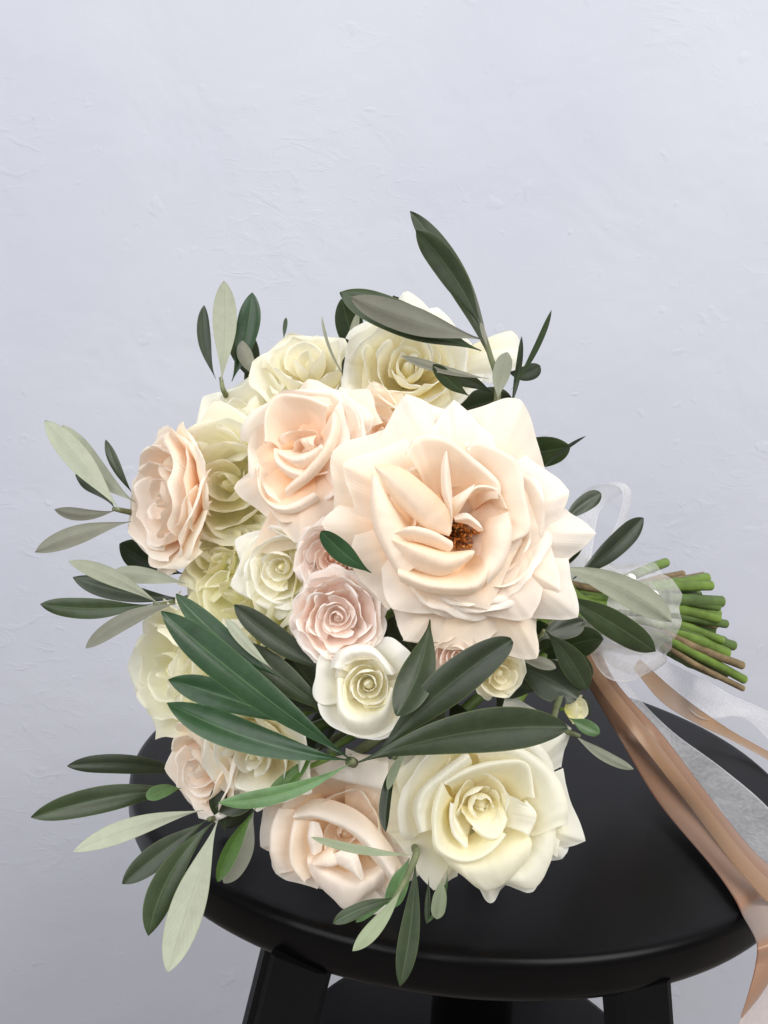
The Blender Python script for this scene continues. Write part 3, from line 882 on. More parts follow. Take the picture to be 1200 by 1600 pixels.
patch_petals(pe, 'peach', 470, 697, 0.372, (-0.22, 0.16, 1), 3.0, (260, 420), [
    ([[(520, 860, -150), (540, 780, -170), (590, 740, -170), (650, 740, -170), (700, 770, -160)], [(482, 800, -60), (492, 705, -60), (560, 655, -60), (650, 645, -60), (735, 695, -60)],
      [(457, 800, 0), (466, 675, 18), (514, 596, 22), (640, 606, 22), (762, 655, 14)], [(446, 800, -14), (453, 665, 4), (504, 580, 8), (646, 590, 8), (778, 644, 0)], [(446, 805, -45), (452, 668, -35), (504, 583, -30), (648, 592, -30), (782, 646, -40)]], (.35, 1)),
    ([[(680, 760, -140), (690, 800, -140), (670, 850, -140), (620, 900, -140), (565, 960, -130)], [(742, 720, -40), (742, 790, -40), (705, 860, -40), (640, 935, -40), (558, 1005, -40)],
      [(786, 682, 14), (782, 770, 18), (734, 868, 18), (655, 956, 14), (560, 1036, 8)], [(806, 682, 2), (802, 778, 6), (754, 882, 6), (670, 975, 0), (556, 1056, -6)], [(812, 690, -35), (808, 785, -30), (760, 892, -30), (675, 985, -36), (556, 1064, -42)]], (.4, 1)),
    ([[(560, 840, -90), (570, 870, -100), (610, 900, -100), (665, 925, -100)], [(512, 838, 6), (522, 890, 12), (584, 942, 12), (664, 966, 2)], [(498, 846, 2), (506, 904, 8), (576, 962, 10), (660, 985, 0)], [(500, 856, -30), (510, 918, -28), (578, 978, -26), (660, 1000, -36)]], (.5, .95)),
    ([[(560, 830, -70), (610, 845, -80), (665, 832, -80), (705, 805, -80)], [(520, 848, -2), (590, 880, 8), (662, 868, 14), (738, 832, 14)], [(530, 872, 4), (600, 908, 20), (672, 894, 22), (748, 852, 14)], [(550, 890, -40), (610, 930, -40), (675, 915, -40), (742, 870, -40)]], (.5, .95)),
    ([[(600, 800, -60), (650, 780, -40), (700, 770, -40)], [(622, 792, -20), (655, 790, -5), (690, 800, -10)], [(630, 815, -15), (665, 822, 0), (690, 830, -10)], [(640, 835, -60), (665, 845, -60), (690, 845, -60)]], (.5, .9)),
    ([[(405, 900, -60), (410, 980, -60), (450, 1060, -70), (540, 1090, -70), (650, 1060, -70)], [(412, 945, -10), (424, 1030, -10), (480, 1095, -12), (570, 1102, -14), (690, 1050, -20)], [(420, 965, 0), (438, 1050, 0), (500, 1118, 0), (590, 1124, -6), (705, 1066, -18)], [(424, 980, -30), (440, 1068, -30), (505, 1134, -35), (600, 1140, -40), (712, 1078, -50)]], (.55, .98)),
], seed=5)

# peach rose at the far left, turned away to the left
rose(236, 776, 0.404, 124, (-0.80, 0.04, 0.60), 'peach', 'peach rose turned to the left above the silver leaves',
     rings=[(7, 1.02, -0.26, 46, {**OUT, 'az': 10}), (6, 0.86, -0.08, 52, MID), (5, 0.66, 0.02, 58, INN), (3, 0.46, 0.0, 64, INN)],
     core=(6, 0.03, 0.34, -0.08, -0.05), depth=0.8, seed=3)

# cream rose at the crown
tp = rose(640, 566, 0.406, 124, (0.04, 0.28, 0.95), 'cream', 'cream rose at the crown behind the tall olive sprig',
     petals=[
             D(160, 0.80, 0.0, 58, **MID), D(245, 0.82, -0.05, 62, **MID), D(300, 0.80, -0.04, 60, **MID), D(20, 0.76, 0.0, 58, **MID), D(90, 0.76, 0.03, 58, **MID)],
     rings=[(4, 0.58, 0.04, 62, INN), (3, 0.40, 0.05, 66, INN)],
     core=(7, 0.03, 0.30, 0.05, 0.05), depth=0.85, seed=4)

outer_petals(tp, 'cream', 640, 568, 0.408, (0.04, 0.28, 0.95), 3.0, (500, 310), [
    ((906, 518), (770, 590), (965, 700), -150), ((424, 336), (335, 450), (620, 520), -130), ((560, 428), (420, 480), (720, 610), -105), ((962, 645), (870, 540), (800, 780), -140), ((138, 655), (215, 530), (170, 890), -100),
    ((268, 992), (150, 830), (480, 960), -110), ((570, 962), (300, 975), (720, 820), -95), ((200, 560), (330, 470), (150, 720), -120)],
    seed=14, deep=-260, rho=6)

# ageing cream rose behind
rose(480, 562, 0.428, 94, (-0.10, 0.72, 0.68), 'aged', 'small ageing cream rose with browned petal edges near the crown',
     rings=[(6, 1.0, -0.22, 50, {**OUT, 'wav': .06, 'roll': 1.2}), (5, 0.85, 0.0, 56, {**MID, 'wav': .06}), (4, 0.55, 0.1, 60, {**INN, 'wav': .05})],
     core=(5, 0.06, 0.35, 0.05, 0.1), depth=0.85, seed=5)

# loose cream rose on the left shoulder
rose(366, 640, 0.425, 104, (-0.45, 0.60, 0.66), 'cream', 'loose cream rose between the pale yellow rose and the upright silver leaf',
     rings=[(6, 1.0, -0.2, 52, {**OUT, 'wav': .05, 'roll': 1.2}), (5, 0.82, 0.0, 56, {**MID, 'wav': .04}), (3, 0.55, 0.05, 60, {**INN, 'wav': .04})],
     core=(5, 0.06, 0.36, 0.0, 0.05), depth=0.85, seed=6)

# pale yellow rose between the two peach ones
rose(345, 755, 0.400, 122, (-0.30, 0.05, 0.95), 'lemon', 'pale yellow rose squeezed between two peach roses',
     petals=[D(100, 1.08, -0.15, 50, **OUT), D(160, 1.0, -.2, 50, **OUT), D(215, 1.0, -.2, 50, **OUT), D(255, 1.02, -0.15, 52, **MID), D(300, 1.02, -.16, 54, **MID), D(345, .9, -.2, 50, **MID), D(40, .95, -.2, 50, **MID),
             D(85, 0.82, 0.0, 62, **MID), D(270, 0.80, 0.0, 62, **MID), D(180, 0.74, 0.0, 58, **MID), D(0, 0.72, 0.0, 58, **MID)],
     rings=[(4, 0.54, 0.03, 64, INN)],
     core=(6, 0.03, 0.36, 0.02, 0.03), depth=0.85, seed=7)

# half hidden white-cream rose under the peach one
rose(434, 888, 0.376, 80, (-0.25, -0.05, 1), 'ivory', 'half hidden ivory rose below the swirled peach rose',
     rings=[(6, 1.05, -0.2, 50, OUT), (5, 0.82, -0.02, 56, MID), (4, 0.58, 0.02, 62, INN)],
     core=(6, 0.06, 0.36, 0.0, 0.02), depth=0.85, seed=8)

# greenish cream rose, its outside showing
rose(356, 928, 0.394, 128, (-0.65, 0.25, 0.70), 'green', 'greenish cream rose behind the broad olive leaves',
     rings=[(7, 1.02, -0.10, 46, {**MID, 'wav': .04}), (5, 0.80, 0.05, 54, {**MID, 'wav': .04}), (4, 0.55, 0.08, 60, INN)],
     core=(5, 0.06, 0.36, 0.05, 0.05), depth=1.0, seed=9)
rose(325, 872, 0.405, 68, (-0.5, 0.2, 0.8), 'green', 'small ruffled greenish cream bloom under the pale yellow rose',
     rings=[(6, 1.0, -0.15, 46, {**OUT, 'wav': .06}), (5, 0.72, 0.05, 54, {**MID, 'wav': .06})],
     core=(5, 0.06, 0.42, 0.05, 0.05), depth=1.0, seed=29, nu=19, nv=16)

# dusty pink spray roses
rose(515, 872, 0.366, 72, (-0.15, 0.05, 1), 'dusty', 'dusty pink spray rose partly under a small olive leaf',
     rings=[(8, 1.0, -0.2, 40, {**OUT, 'wav': .04}), (7, 0.80, -0.04, 46, MID), (6, 0.60, 0.0, 50, INN)],
     core=(9, 0.03, 0.44, -0.05, -0.02), depth=0.8, seed=10, nu=19, nv=16)
rose(525, 966, 0.357, 78, (-0.06, 0.04, 1), 'dusty', 'dusty pink spray rose full of small petals beside the big blush rose',
     rings=[(8, 1.08, -0.24, 40, {**OUT, 'wav': .07, 'roll': 1.2, 'beta': 60}), (7, 0.92, -0.08, 44, {**MID, 'wav': .06, 'roll': 1.2}), (6, 0.74, 0.0, 46, {**INN, 'sp': .05, 'wav': .05}), (5, 0.56, -0.04, 50, {**INN, 'wav': .05})],
     core=(11, 0.03, 0.42, -0.12, -0.06), depth=0.8, seed=11, nu=19, nv=16)
rose(716, 1028, 0.362, 50, (0.05, -0.10, 1), 'dusty', 'small dusty pink rosebud peeping out below the big blush rose',
     rings=[(5, 1.0, -0.2, 52, OUT), (4, 0.70, 0.0, 60, INN)],
     core=(8, 0.03, 0.50, 0.05, 0.02), depth=0.95, seed=12, nu=19, nv=16)
rose(785, 1058, 0.378, 46, (0.30, -0.30, 0.9), 'aged', 'small cream spray rose tucked behind the dark leaves below the big rose',
     rings=[(5, 1.0, -0.1, 52, MID), (4, 0.70, 0.0, 60, INN)],
     core=(6, 0.03, 0.50, 0.0, 0.02), depth=0.95, seed=13, nu=19, nv=16)

# white rose in the middle
wh = rose(576, 1071, 0.352, 90, (0.02, 0.10, 1), 'ivory', 'small white rose with a neat spiral heart in the middle of the bouquet',
     petals=[D(170, 0.98, -0.32, 40, op=.8, roll=.8, rr=.04, pt=.12, k=2, wav=.02), D(40, 0.90, -0.34, 44, op=.8, roll=1.0, rr=.03, pt=.15, wav=.03),
             D(250, 0.92, -0.26, 60, op=.4, roll=1.2, rr=.03, pt=.10, k=2, wav=.015), D(300, 0.88, -0.26, 60, op=.4, roll=1.2, rr=.03, pt=.10, k=2, wav=.015)],
     core=(11, 0.03, 0.46, 0.0, -0.02), depth=0.95, seed=14)
patch_petals(wh, 'ivory', 576, 1071, 0.352, (0.02, 0.10, 1), 3.158, (340, 780), [
    ([[(670, 890, -150), (690, 840, -150), (760, 830, -150), (805, 880, -150)], [(630, 850, -45), (670, 800, -45), (770, 795, -45), (838, 870, -45)], [(592, 838, 4), (645, 768, 12), (760, 764, 12), (858, 868, 4)], [(570, 830, -6), (628, 744, 2), (762, 738, 2), (874, 862, -8)], [(548, 850, -66), (592, 752, -52), (750, 722, -46), (888, 858, -66)]], (.4, 1)),
    ([[(655, 900, -160), (665, 970, -160), (720, 1010, -160), (790, 1000, -160), (830, 940, -160)], [(625, 890, -50), (645, 1010, -45), (715, 1050, -50), (800, 1030, -55), (848, 930, -55)], [(600, 880, 2), (618, 1036, 10), (712, 1085, 6), (815, 1050, 0), (864, 930, -6)],
      [(586, 890, -16), (600, 1060, -16), (708, 1130, -22), (828, 1092, -26), (880, 940, -30)], [(586, 920, -76), (606, 1104, -90), (708, 1186, -100), (838, 1136, -100), (888, 975, -96)]], (.4, 1)),
], seed=8)

# cream rose at the lower right
cr = rose(760, 1262, 0.371, 150, (0.10, 0.18, 1), 'cream', 'large cup shaped cream rose at the bottom, over the dark seat',
     petals=[
         D(160, 0.98, -0.34, 46, **OUT), D(90, 0.95, -0.32, 50, **OUT),
         D(75, 0.78, -0.12, 60, op=.45, roll=1.9, rr=.06, pt=.08, k=2, sp=.06, wav=.015),
         D(150, 0.78, -0.14, 56, op=.4, roll=1.5, pt=.1, k=2, sp=.06, wav=.015),],
     inner=[D(-95, 0.5, -0.3, 70, op=.1, roll=.6, pt=.1, wav=.02), D(60, 0.5, -0.3, 70, op=.1, roll=.6, pt=.1, wav=.02), D(180, 0.5, -.3, 70, op=.1, roll=.6, pt=.1, wav=.02)],
     core=(8, 0.03, 0.30, -0.10, -0.10), depth=0.8, seed=15, nu=29, nv=24)
outer_petals(cr, 'cream', 760, 1262, 0.371, (0.10, 0.18, 1), 3.0, (560, 960), [
    ((1056, 578), (760, 410), (1010, 760), -190), ((1096, 1080), (1010, 760), (925, 1145), -150), ((1000, 1150), (1040, 980), (880, 1180), -175), ((652, 1348), (600, 1260), (735, 1270), -190), ((384, 1282), (170, 1010), (500, 1225), -140),
    ((150, 965), (170, 700), (220, 1090), -150), ((120, 780), (270, 640), (160, 950), -165), ((846, 1298), (950, 1040), (700, 1262), -150), ((1000, 950), (900, 680), (960, 1150), -120)],
    seed=12, deep=-260, rho=6)
patch_petals(cr, 'cream', 760, 1262, 0.371, (0.10, 0.18, 1), 3.0, (560, 960), [
    ([[(620, 760, -200), (720, 780, -200), (780, 860, -200), (790, 960, -200), (780, 1040, -180)], [(580, 690, -60), (730, 720, -70), (830, 820, -70), (855, 950, -70), (845, 1050, -90)],
      [(545, 632, 15), (722, 648, 30), (868, 748, 34), (938, 880, 14), (950, 1000, -26)], [(520, 612, 0), (730, 620, 10), (908, 730, 10), (992, 880, -18), (1000, 995, -58)], [(520, 618, -45), (738, 620, -50), (925, 738, -55), (1012, 890, -85), (1018, 1010, -118)]], (.35, 1)),
    ([[(480, 870, -220), (560, 850, -230), (640, 850, -230), (720, 880, -220), (770, 930, -210)], [(440, 815, -60), (530, 775, -70), (640, 755, -70), (745, 775, -70), (800, 870, -70)],
      [(405, 798, 8), (515, 742, 16), (650, 708, 20), (785, 716, 16), (824, 865, -2)], [(396, 790, -4), (508, 728, 4), (650, 694, 8), (800, 704, 4), (838, 862, -14)], [(396, 792, -35), (508, 728, -30), (652, 694, -30), (804, 704, -35), (844, 866, -50)]], (.35, 1)),
    ([[(420, 1020, -200), (400, 930, -210), (420, 850, -210), (480, 790, -200), (560, 740, -190)], [(342, 1010, -50), (332, 920, -50), (372, 840, -50), (444, 775, -50), (545, 705, -50)],
      [(300, 1012, -2), (278, 920, 16), (308, 838, 24), (398, 762, 26), (522, 672, 20)], [(286, 1020, -24), (262, 916, -4), (292, 824, 4), (384, 745, 6), (512, 654, 2)], [(290, 1032, -75), (258, 922, -55), (288, 826, -48), (384, 745, -46), (512, 655, -48)]], (.4, 1)),
    ([[(470, 880, -150), (440, 930, -160), (450, 1000, -170), (480, 1040, -180), (530, 1060, -190), (570, 1050, -200), (610, 1020, -200), (640, 990, -190)],
      [(430, 850, -40), (398, 920, -40), (402, 1000, -50), (432, 1060, -60), (500, 1092, -70), (560, 1086, -80), (618, 1050, -90), (662, 1008, -100)],
      [(398, 800, 20), (362, 900, 25), (358, 1000, 20), (378, 1082, 10), (470, 1132, 0), (560, 1126, -5), (640, 1078, -10), (690, 1026, -24)],
      [(386, 788, 10), (348, 900, 12), (344, 1003, 8), (362, 1094, -5), (468, 1150, -16), (564, 1142, -22), (650, 1092, -30), (704, 1035, -44)],
      [(386, 792, -20), (346, 905, -18), (344, 1010, -24), (362, 1102, -38), (468, 1160, -50), (566, 1150, -55), (654, 1098, -62), (708, 1040, -75)]], (.4, 1)),
    ([[(500, 900, -150), (490, 950, -160), (500, 1000, -170), (545, 1040, -180)], [(466, 890, -50), (456, 950, -50), (472, 1010, -60), (524, 1056, -80)], [(438, 884, 6), (434, 950, 6), (452, 1020, -4), (512, 1084, -24)], [(430, 878, -6), (424, 952, -6), (442, 1028, -16), (506, 1096, -36)]], (.45, 1)),
    ([[(490, 900, -130), (560, 920, -140), (640, 900, -140), (690, 880, -130)], [(510, 950, -64), (570, 980, -54), (640, 970, -54), (698, 930, -54)], [(540, 992, -32), (602, 1040, -22), (662, 1034, -22), (704, 962, -22)], [(538, 1005, -60), (602, 1052, -50), (668, 1046, -50), (712, 970, -50)]], (.45, .95)),
    ([[(690, 850, -90), (700, 920, -100), (690, 1000, -120)], [(740, 862, -8), (764, 930, -8), (740, 1010, -40)], [(778, 884, 14), (824, 940, 12), (792, 1028, -10)], [(790, 874, 2), (840, 942, 0), (806, 1042, -24)], [(792, 880, -40), (842, 950, -40), (808, 1050, -60)]], (.45, 1)),
    ([[(400, 1070, -90), (520, 1110, -110), (640, 1080, -120), (780, 1010, -120)], [(385, 1112, -44), (520, 1172, -30), (660, 1152, -32), (822, 1058, -52)], [(440, 1180, -60), (540, 1232, -48), (680, 1220, -50), (818, 1130, -72)], [(500, 1226, -100), (600, 1290, -92), (702, 1260, -95), (796, 1186, -112)], [(502, 1230, -128), (600, 1298, -122), (706, 1268, -124), (802, 1192, -138)]], (.5, 1)),
    ([[(850, 900, -120), (840, 1000, -130), (820, 1080, -140), (770, 1150, -140), (700, 1190, -140)], [(900, 915, -62), (902, 1030, -62), (872, 1140, -82), (812, 1230, -94), (712, 1240, -114)], [(940, 935, -70), (946, 1050, -76), (914, 1188, -100), (845, 1290, -122), (716, 1264, -134)], [(946, 938, -98), (954, 1054, -104), (922, 1194, -128), (848, 1300, -148), (716, 1272, -158)]], (.5, 1)),
], seed=6)

# peach rose at the bottom
lo = rose(533, 1312, 0.376, 142, (-0.10, 0.05, 1), 'pale', 'pale peach rose at the bottom with a thin sprig across its heart',
     petals=[
         D(335, 1.0, -0.34, 46, **OUT), D(10, 1.0, -0.34, 46, **OUT), D(50, 0.98, -0.32, 46, **OUT), D(125, 0.95, -0.32, 50, **OUT),
         D(15, 0.80, -0.20, 54, **MID), D(80, 0.70, -0.14, 58, **MID), D(140, 0.74, -0.16, 54, **MID)],
     inner=[D(250, .44, -.12, 60, op=.1, roll=.9, pt=.2, wav=.02), D(20, .44, -.12, 60, op=.1, roll=.8, pt=.2, wav=.02), D(130, .44, -.1, 60, op=.1, roll=.8, pt=.2, wav=.02)],
     core=(5, 0.04, 0.26, -0.16, -0.14), depth=0.75, seed=16)
outer_petals(lo, 'pale', 533, 1312, 0.376, (-0.10, 0.05, 1), 3.333, (340, 1150), [
    ((764, 1004), (620, 920), (880, 900), -165), ((505, 842), (380, 740), (600, 850), -150), ((196, 632), (215, 330), (290, 700), -140), ((280, 764), (255, 600), (500, 835), -120), ((668, 934), (480, 790), (860, 800), -115),
    ((900, 880), (780, 880), (1000, 700), -150), ((240, 300), (380, 200), (230, 480), -140), ((1000, 520), (900, 330), (960, 740), -130), ((860, 160), (640, 130), (960, 380), -130)],
    seed=13, deep=-240, rho=6)
patch_petals(lo, 'pale', 533, 1312, 0.376, (-0.10, 0.05, 1), 3.333, (340, 1150), [
    ([[(400, 400, -70), (500, 350, -70), (640, 370, -70), (770, 440, -70), (880, 560, -70), (970, 720, -90)], [(392, 422, 6), (500, 384, 22), (630, 410, 28), (752, 474, 28), (856, 580, 20), (950, 728, -4)],
      [(396, 438, 6), (500, 416, 34), (625, 450, 40), (738, 512, 40), (834, 612, 30), (930, 752, -2)], [(430, 462, -60), (520, 460, -70), (630, 500, -80), (720, 560, -80), (800, 660, -80), (890, 770, -90)]], (.6, .95)),
    ([[(480, 150, -80), (680, 118, -80), (880, 140, -80)], [(484, 166, -40), (690, 136, -28), (886, 162, -44)], [(520, 216, -30), (690, 240, -14), (872, 282, -40)], [(540, 240, -100), (690, 268, -100), (850, 300, -100)]], (.7, .95)),
    ([[(480, 480, -60), (480, 540, -60), (492, 610, -60)], [(478, 452, 14), (468, 530, 14), (484, 610, -4)], [(500, 440, 34), (500, 530, 40), (506, 616, 18)], [(528, 455, 4), (548, 530, -6), (536, 610, -24)]], (.6, .9)),
    ([[(600, 600, -70), (620, 650, -60), (700, 700, -50), (755, 748, -20)], [(592, 612, -20), (602, 652, 0), (690, 694, 16), (757, 748, 14)], [(622, 602, 18), (680, 622, 38), (716, 662, 42), (752, 738, 24)], [(682, 572, -14), (722, 602, -2), (744, 652, 0), (764, 732, -10)]], (.6, .95)),
    ([[(500, 640, -60), (560, 600, -50), (610, 580, -60)], [(494, 660, 8), (560, 622, 28), (602, 602, 8)], [(510, 676, 8), (572, 672, 30), (640, 652, 10)], [(540, 690, -60), (582, 700, -60), (640, 680, -60)]], (.6, .95)),
    ([[(470, 620, -70), (560, 690, -80), (680, 730, -80), (780, 715, -90), (840, 690, -100)], [(462, 650, -22), (560, 722, -10), (690, 770, -10), (802, 742, -32), (856, 708, -56)], [(474, 722, -40), (570, 792, -30), (690, 850, -30), (794, 802, -54), (866, 760, -84)], [(500, 792, -80), (580, 862, -80), (668, 926, -80), (762, 852, -92), (854, 802, -114)], [(502, 800, -106), (580, 870, -106), (668, 936, -106), (766, 858, -118), (858, 808, -138)]], (.5, 1)),
    ([[(500, 470, -80), (470, 560, -80), (480, 650, -90), (510, 740, -100)], [(430, 450, -20), (400, 560, -14), (405, 670, -20), (450, 770, -60)], [(395, 450, -10), (376, 560, 0), (382, 680, -10), (440, 790, -60)], [(385, 455, -35), (364, 565, -26), (372, 690, -36), (432, 800, -90)]], (.5, 1)),
    ([[(430, 420, -100), (370, 520, -90), (360, 640, -100), (400, 740, -120)], [(330, 400, -50), (290, 520, -44), (285, 640, -54), (340, 745, -90)], [(300, 400, -50), (262, 520, -44), (258, 645, -54), (290, 758, -96)], [(292, 405, -76), (252, 525, -70), (248, 652, -80), (282, 766, -120)]], (.5, 1)),
], seed=7)

# cream rose left of it
rose(388, 1190, 0.368, 98, (-0.30, -0.30, 0.9), 'cream', 'small cream rose under the broad olive leaves at the lower left',
     rings=[(6, 1.05, -0.2, 50, {**OUT, 'wav': .03}), (5, 0.84, 0.0, 56, MID), (4, 0.60, 0.03, 62, INN)],
     core=(6, 0.06, 0.36, 0.02, 0.02), depth=0.9, seed=17)
# blush rose turned left, low
rose(300, 1206, 0.387, 92, (-0.72, -0.12, 0.65), 'blush', 'small blush rose turned left above the low spray of olive leaves',
     rings=[(6, 1.0, -0.2, 48, {**OUT, 'wav': .03}), (5, 0.84, 0.0, 54, MID), (4, 0.58, 0.03, 60, INN)],
     core=(6, 0.06, 0.36, 0.02, 0.02), depth=0.9, seed=18)
# ruffled cream rose on the left flank
rose(252, 1050, 0.402, 118, (-0.72, 0.0, 0.7), 'lemon', 'ruffled pale yellow rose drooping on the left flank',
     rings=[(6, 1.05, -0.15, 50, {**OUT, 'wav': .07, 'roll': 1.0}), (5, 0.85, 0.0, 54, {**MID, 'wav': .06}), (4, 0.6, 0.05, 60, {**INN, 'wav': .05})],
     core=(5, 0.06, 0.36, 0.02, 0.02), depth=0.95, seed=19)
rose(325, 1060, 0.388, 100, (-0.5, 0.0, 0.85), 'cream', 'cream rose mostly covered by the broadest olive leaf',
     rings=[(6, 1.0, -0.2, 50, {**OUT, 'wav': .03}), (5, 0.8, 0.0, 56, MID)],
     core=(6, 0.06, 0.5, 0.02, 0.02), depth=0.9, seed=21, nu=19, nv=16)
# peach rose glimpsed behind
rose(598, 665, 0.396, 80, (0.1, 0.35, 0.9), 'peach', 'peach rose glimpsed between the big blush rose and the crown',
     rings=[(6, 1.0, -0.2, 50, OUT), (5, 0.8, 0.0, 56, MID)],
     core=(5, 0.06, 0.5, 0.0, 0.0), depth=0.9, seed=20, nu=19, nv=16)

# ------------------------------------------------------------------ olive sprigs
def surf(px, py):
    """rough distance of the bouquet's outer surface at a photo pixel"""
    d = np.interp(py, [400, 500, 600, 700, 850, 1000, 1100, 1200, 1300, 1420, 1550], [.440, .428, .405, .380, .358, .350, .348, .356, .366, .372, .372])
    return float(d + 0.055 * ((px - 600) / 400) ** 2)


WV = np.array([0, .04, .1, .2, .3, .4, .5, .6, .7, .8, .87, .93, .97, 1.0])
WW = np.array([.03, .045, .12, .36, .60, .80, .93, .99, .99, .90, .74, .51, .28, .015])


def leaf(parent, origin, b, t, wpx, side='U', mat='olive', bend=0.0, sag=0.0, roll=0.0, fold=0.22, curl=0.0, twist=0.0, blunt=0.0, db=None, dt=None, seed=0, nib=0.0):
    """b, t: base and tip (px, py[, depth]); wpx width; side U shows its dark face to the lens, S its silver underside"""
    g = np.random.default_rng(seed + int(b[0] * 7 + t[0] * 13 + t[1]))
    d0 = (b[2] if len(b) > 2 else surf(b[0], b[1]) + (db if db is not None else 0.0))
    d1 = (t[2] if len(t) > 2 else surf(t[0], t[1]) + (dt if dt is not None else -0.012))
    A, B = P(b[0], b[1], d0), P(t[0], t[1], d1)
    pxv = np.array([t[0] - b[0], t[1] - b[1]], float)
    perp = np.array([-pxv[1], pxv[0]]) / (np.hypot(*pxv) + 1e-9)
    mx, my = (b[0] + t[0]) / 2 + perp[0] * bend * 2, (b[1] + t[1]) / 2 + perp[1] * bend * 2
    Mc = P(mx, my, (d0 + d1) / 2 + sag)
    nv, nu = 32, 9
    s = np.linspace(0, 1, nv)
    s = 1 - (1 - s) ** 1.35
    mid = ((1 - s) ** 2)[:, None] * A + (2 * s * (1 - s))[:, None] * Mc + (s ** 2)[:, None] * B
    Tn = np.gradient(mid, s, axis=0)
    W = 0.80 * wpx * (d0 + d1) / 2 / FPX / 2
    prof = np.interp(s, WV, WW)
    if blunt:
        rnd = np.interp(s, [0, .1, .2, .35, .5, .6, 1], [.04, .15, .42, .78, .97, 1, 1]) * np.sqrt(np.clip(1 - (np.clip(s - .55, 0, 1) / .452) ** 3.2, 0, 1))
        prof = prof * (1 - blunt) + rnd * blunt
    prof = np.convolve(np.r_[prof[0], prof, prof[-1]], [.25, .5, .25], 'valid')
    prof = prof * (1 + 0.035 * np.sin(s * 9 + g.uniform(0, 6)))
    u = np.linspace(-1, 1, nu)
    rows, uvs = [], []
    ph = g.uniform(0, 6.3, 3)
    tw = g.uniform(-.35, .35)
    for i in range(nv):
        T = unit(Tn[i])
        V = unit(CAM - mid[i])
        n = unit(V - T * (V @ T))
        if side == 'S':
            n = -n
        b_ = np.cross(T, n)
        a = roll + (twist + tw) * (s[i] - .3) + 0.06 * math.sin(4 * s[i] + ph[0])
        n, b_ = n * math.cos(a) + b_ * math.sin(a), b_ * math.cos(a) - n * math.sin(a)
        w_ = W * prof[i]
        # sunken midrib, slightly turned-down margins
        off = fold * w_ * (np.abs(u) ** 0.8) - 0.30 * fold * w_ * 2 * np.abs(u) ** 3 + W * 0.05 * np.sin(5 * s[i] + ph[1] + 2.2 * u)
        off = off + curl * w_ * u ** 2
        cut = np.ones(nu)
        if nib and 0.72 < s[i] < 0.93:
            cut = np.where(u > 0, 1 - nib * math.sin((s[i] - .72) / .21 * math.pi) * u, 1)
        rows.append(mid[i] - origin + (u * w_ * cut)[:, None] * b_ + off[:, None] * n)
        uvs.append(np.c_[u, np.full(nu, s[i])])
    m_ = Mesh().grid(np.array(rows), np.array(uvs), flip=False)
    return m_.build('leaf', LM[mat], parent)


def sprig(label, twig, leaves, rad=0.0016, name='olive_sprig', inward=True, tm=None):
    pts = [P(*(q if len(q) > 2 else (q[0], q[1], surf(*q)))) for q in twig]
    if inward:                                   # the twig runs on into the bouquet towards the tie
        q = twig[0]
        qd = (q[2] if len(q) > 2 else surf(*q))
        pts = [P(q[0] * .5 + 450, q[1] * .5 + 470, .475), P(q[0] * .92 + 55, q[1] * .92 + 75, qd + 0.045)] + pts
    o0 = pts[-1]
    path = catmull(pts, 6 * len(pts))
    m_ = Mesh().tube(path - o0, np.linspace(rad * 1.3, rad * 0.55, len(path)), 8)
    so = m_.build(name, tm or M_TWIG, bouquet, o0 - BASE)
    so['label'] = label
    for i, l in enumerate(leaves):
        k = dict(l[3]) if len(l) > 3 else {}
        leaf(so, o0, l[0], l[1], l[2], seed=i, **k)
    return so


def U(**k): return dict(side='U', **k)
def S(**k): return dict(side='S', **k)


# tall sprig at the crown
sprig('tall olive sprig rising over the cream rose at the crown', [(772, 660, .405), (778, 600, .392), (766, 556, .390), (752, 508, .392)], [
    ((770, 575, .396), (641, 330, .402), 50, U(mat='dark', bend=14, roll=.25)),
    ((753, 516, .392), (650, 359, .388), 54, U(mat='dark', bend=9, roll=-.2)),
    ((752, 548, .390), (531, 457, .396), 70, U(mat='olive', bend=-2, roll=.2)),
    ((757, 531, .388), (548, 465, .380), 56, S(mat='dullsilver', bend=-5)),
    ((764, 592, .390), (627, 556, .372), 18, S(mat='dullsilver', bend=-4)),
    ((735, 620, .392), (677, 569, .378), 30, U(mat='olive', bend=-3)),
    ((770, 615, .395), (695, 588, .388), 28, U(mat='dark', bend=6)),
    ((778, 625, .388), (793, 550, .384), 36, S(mat='olive', bend=-3)),
    ((797, 640, .395), (815, 525, .398), 18, U(mat='olive', bend=3, roll=.7)),
    ((798, 610, .392), (862, 484, .392), 18, U(mat='olive', bend=5, roll=.9)),
    ((792, 580, .400), (844, 572, .412), 32, U(mat='dark', bend=8, blunt=.9)),
    ((762, 545, .388), (751, 503, .386), 9, S(mat='dullsilver')),
])
# upright sprig on the upper left
sprig('upright olive sprig with one broad silver leaf above the left shoulder', [(352, 615, .435), (345, 590, .435)], [
    ((337, 592, .437), (319, 477, .440), 26, U(mat='olive', bend=-8)),
    ((346, 596, .432), (350, 439, .432), 46, S(mat='olive', bend=3)),
    ((362, 596, .438), (394, 457, .440), 44, U(mat='vivid', bend=6)),
    ((410, 590, .436), (379, 532, .434), 30, S(mat='dullsilver', bend=-8, curl=.5)),
])
sprig('thin dark olive tips beside the cream rose at the crown', [(545, 610, .418), (543, 590, .414)], [
    ((544, 597, .412), (503, 494, .410), 13, S(mat='olive', bend=-7, roll=1.0)),
    ((540, 605, .412), (541, 556, .410), 18, U(mat='dark')),
    ((548, 570, .425), (561, 486, .425), 20, S(mat='olive', bend=-3, roll=.5)),
    ((443, 530, .437), (447, 496, .44), 9, U(mat='olive')),
])
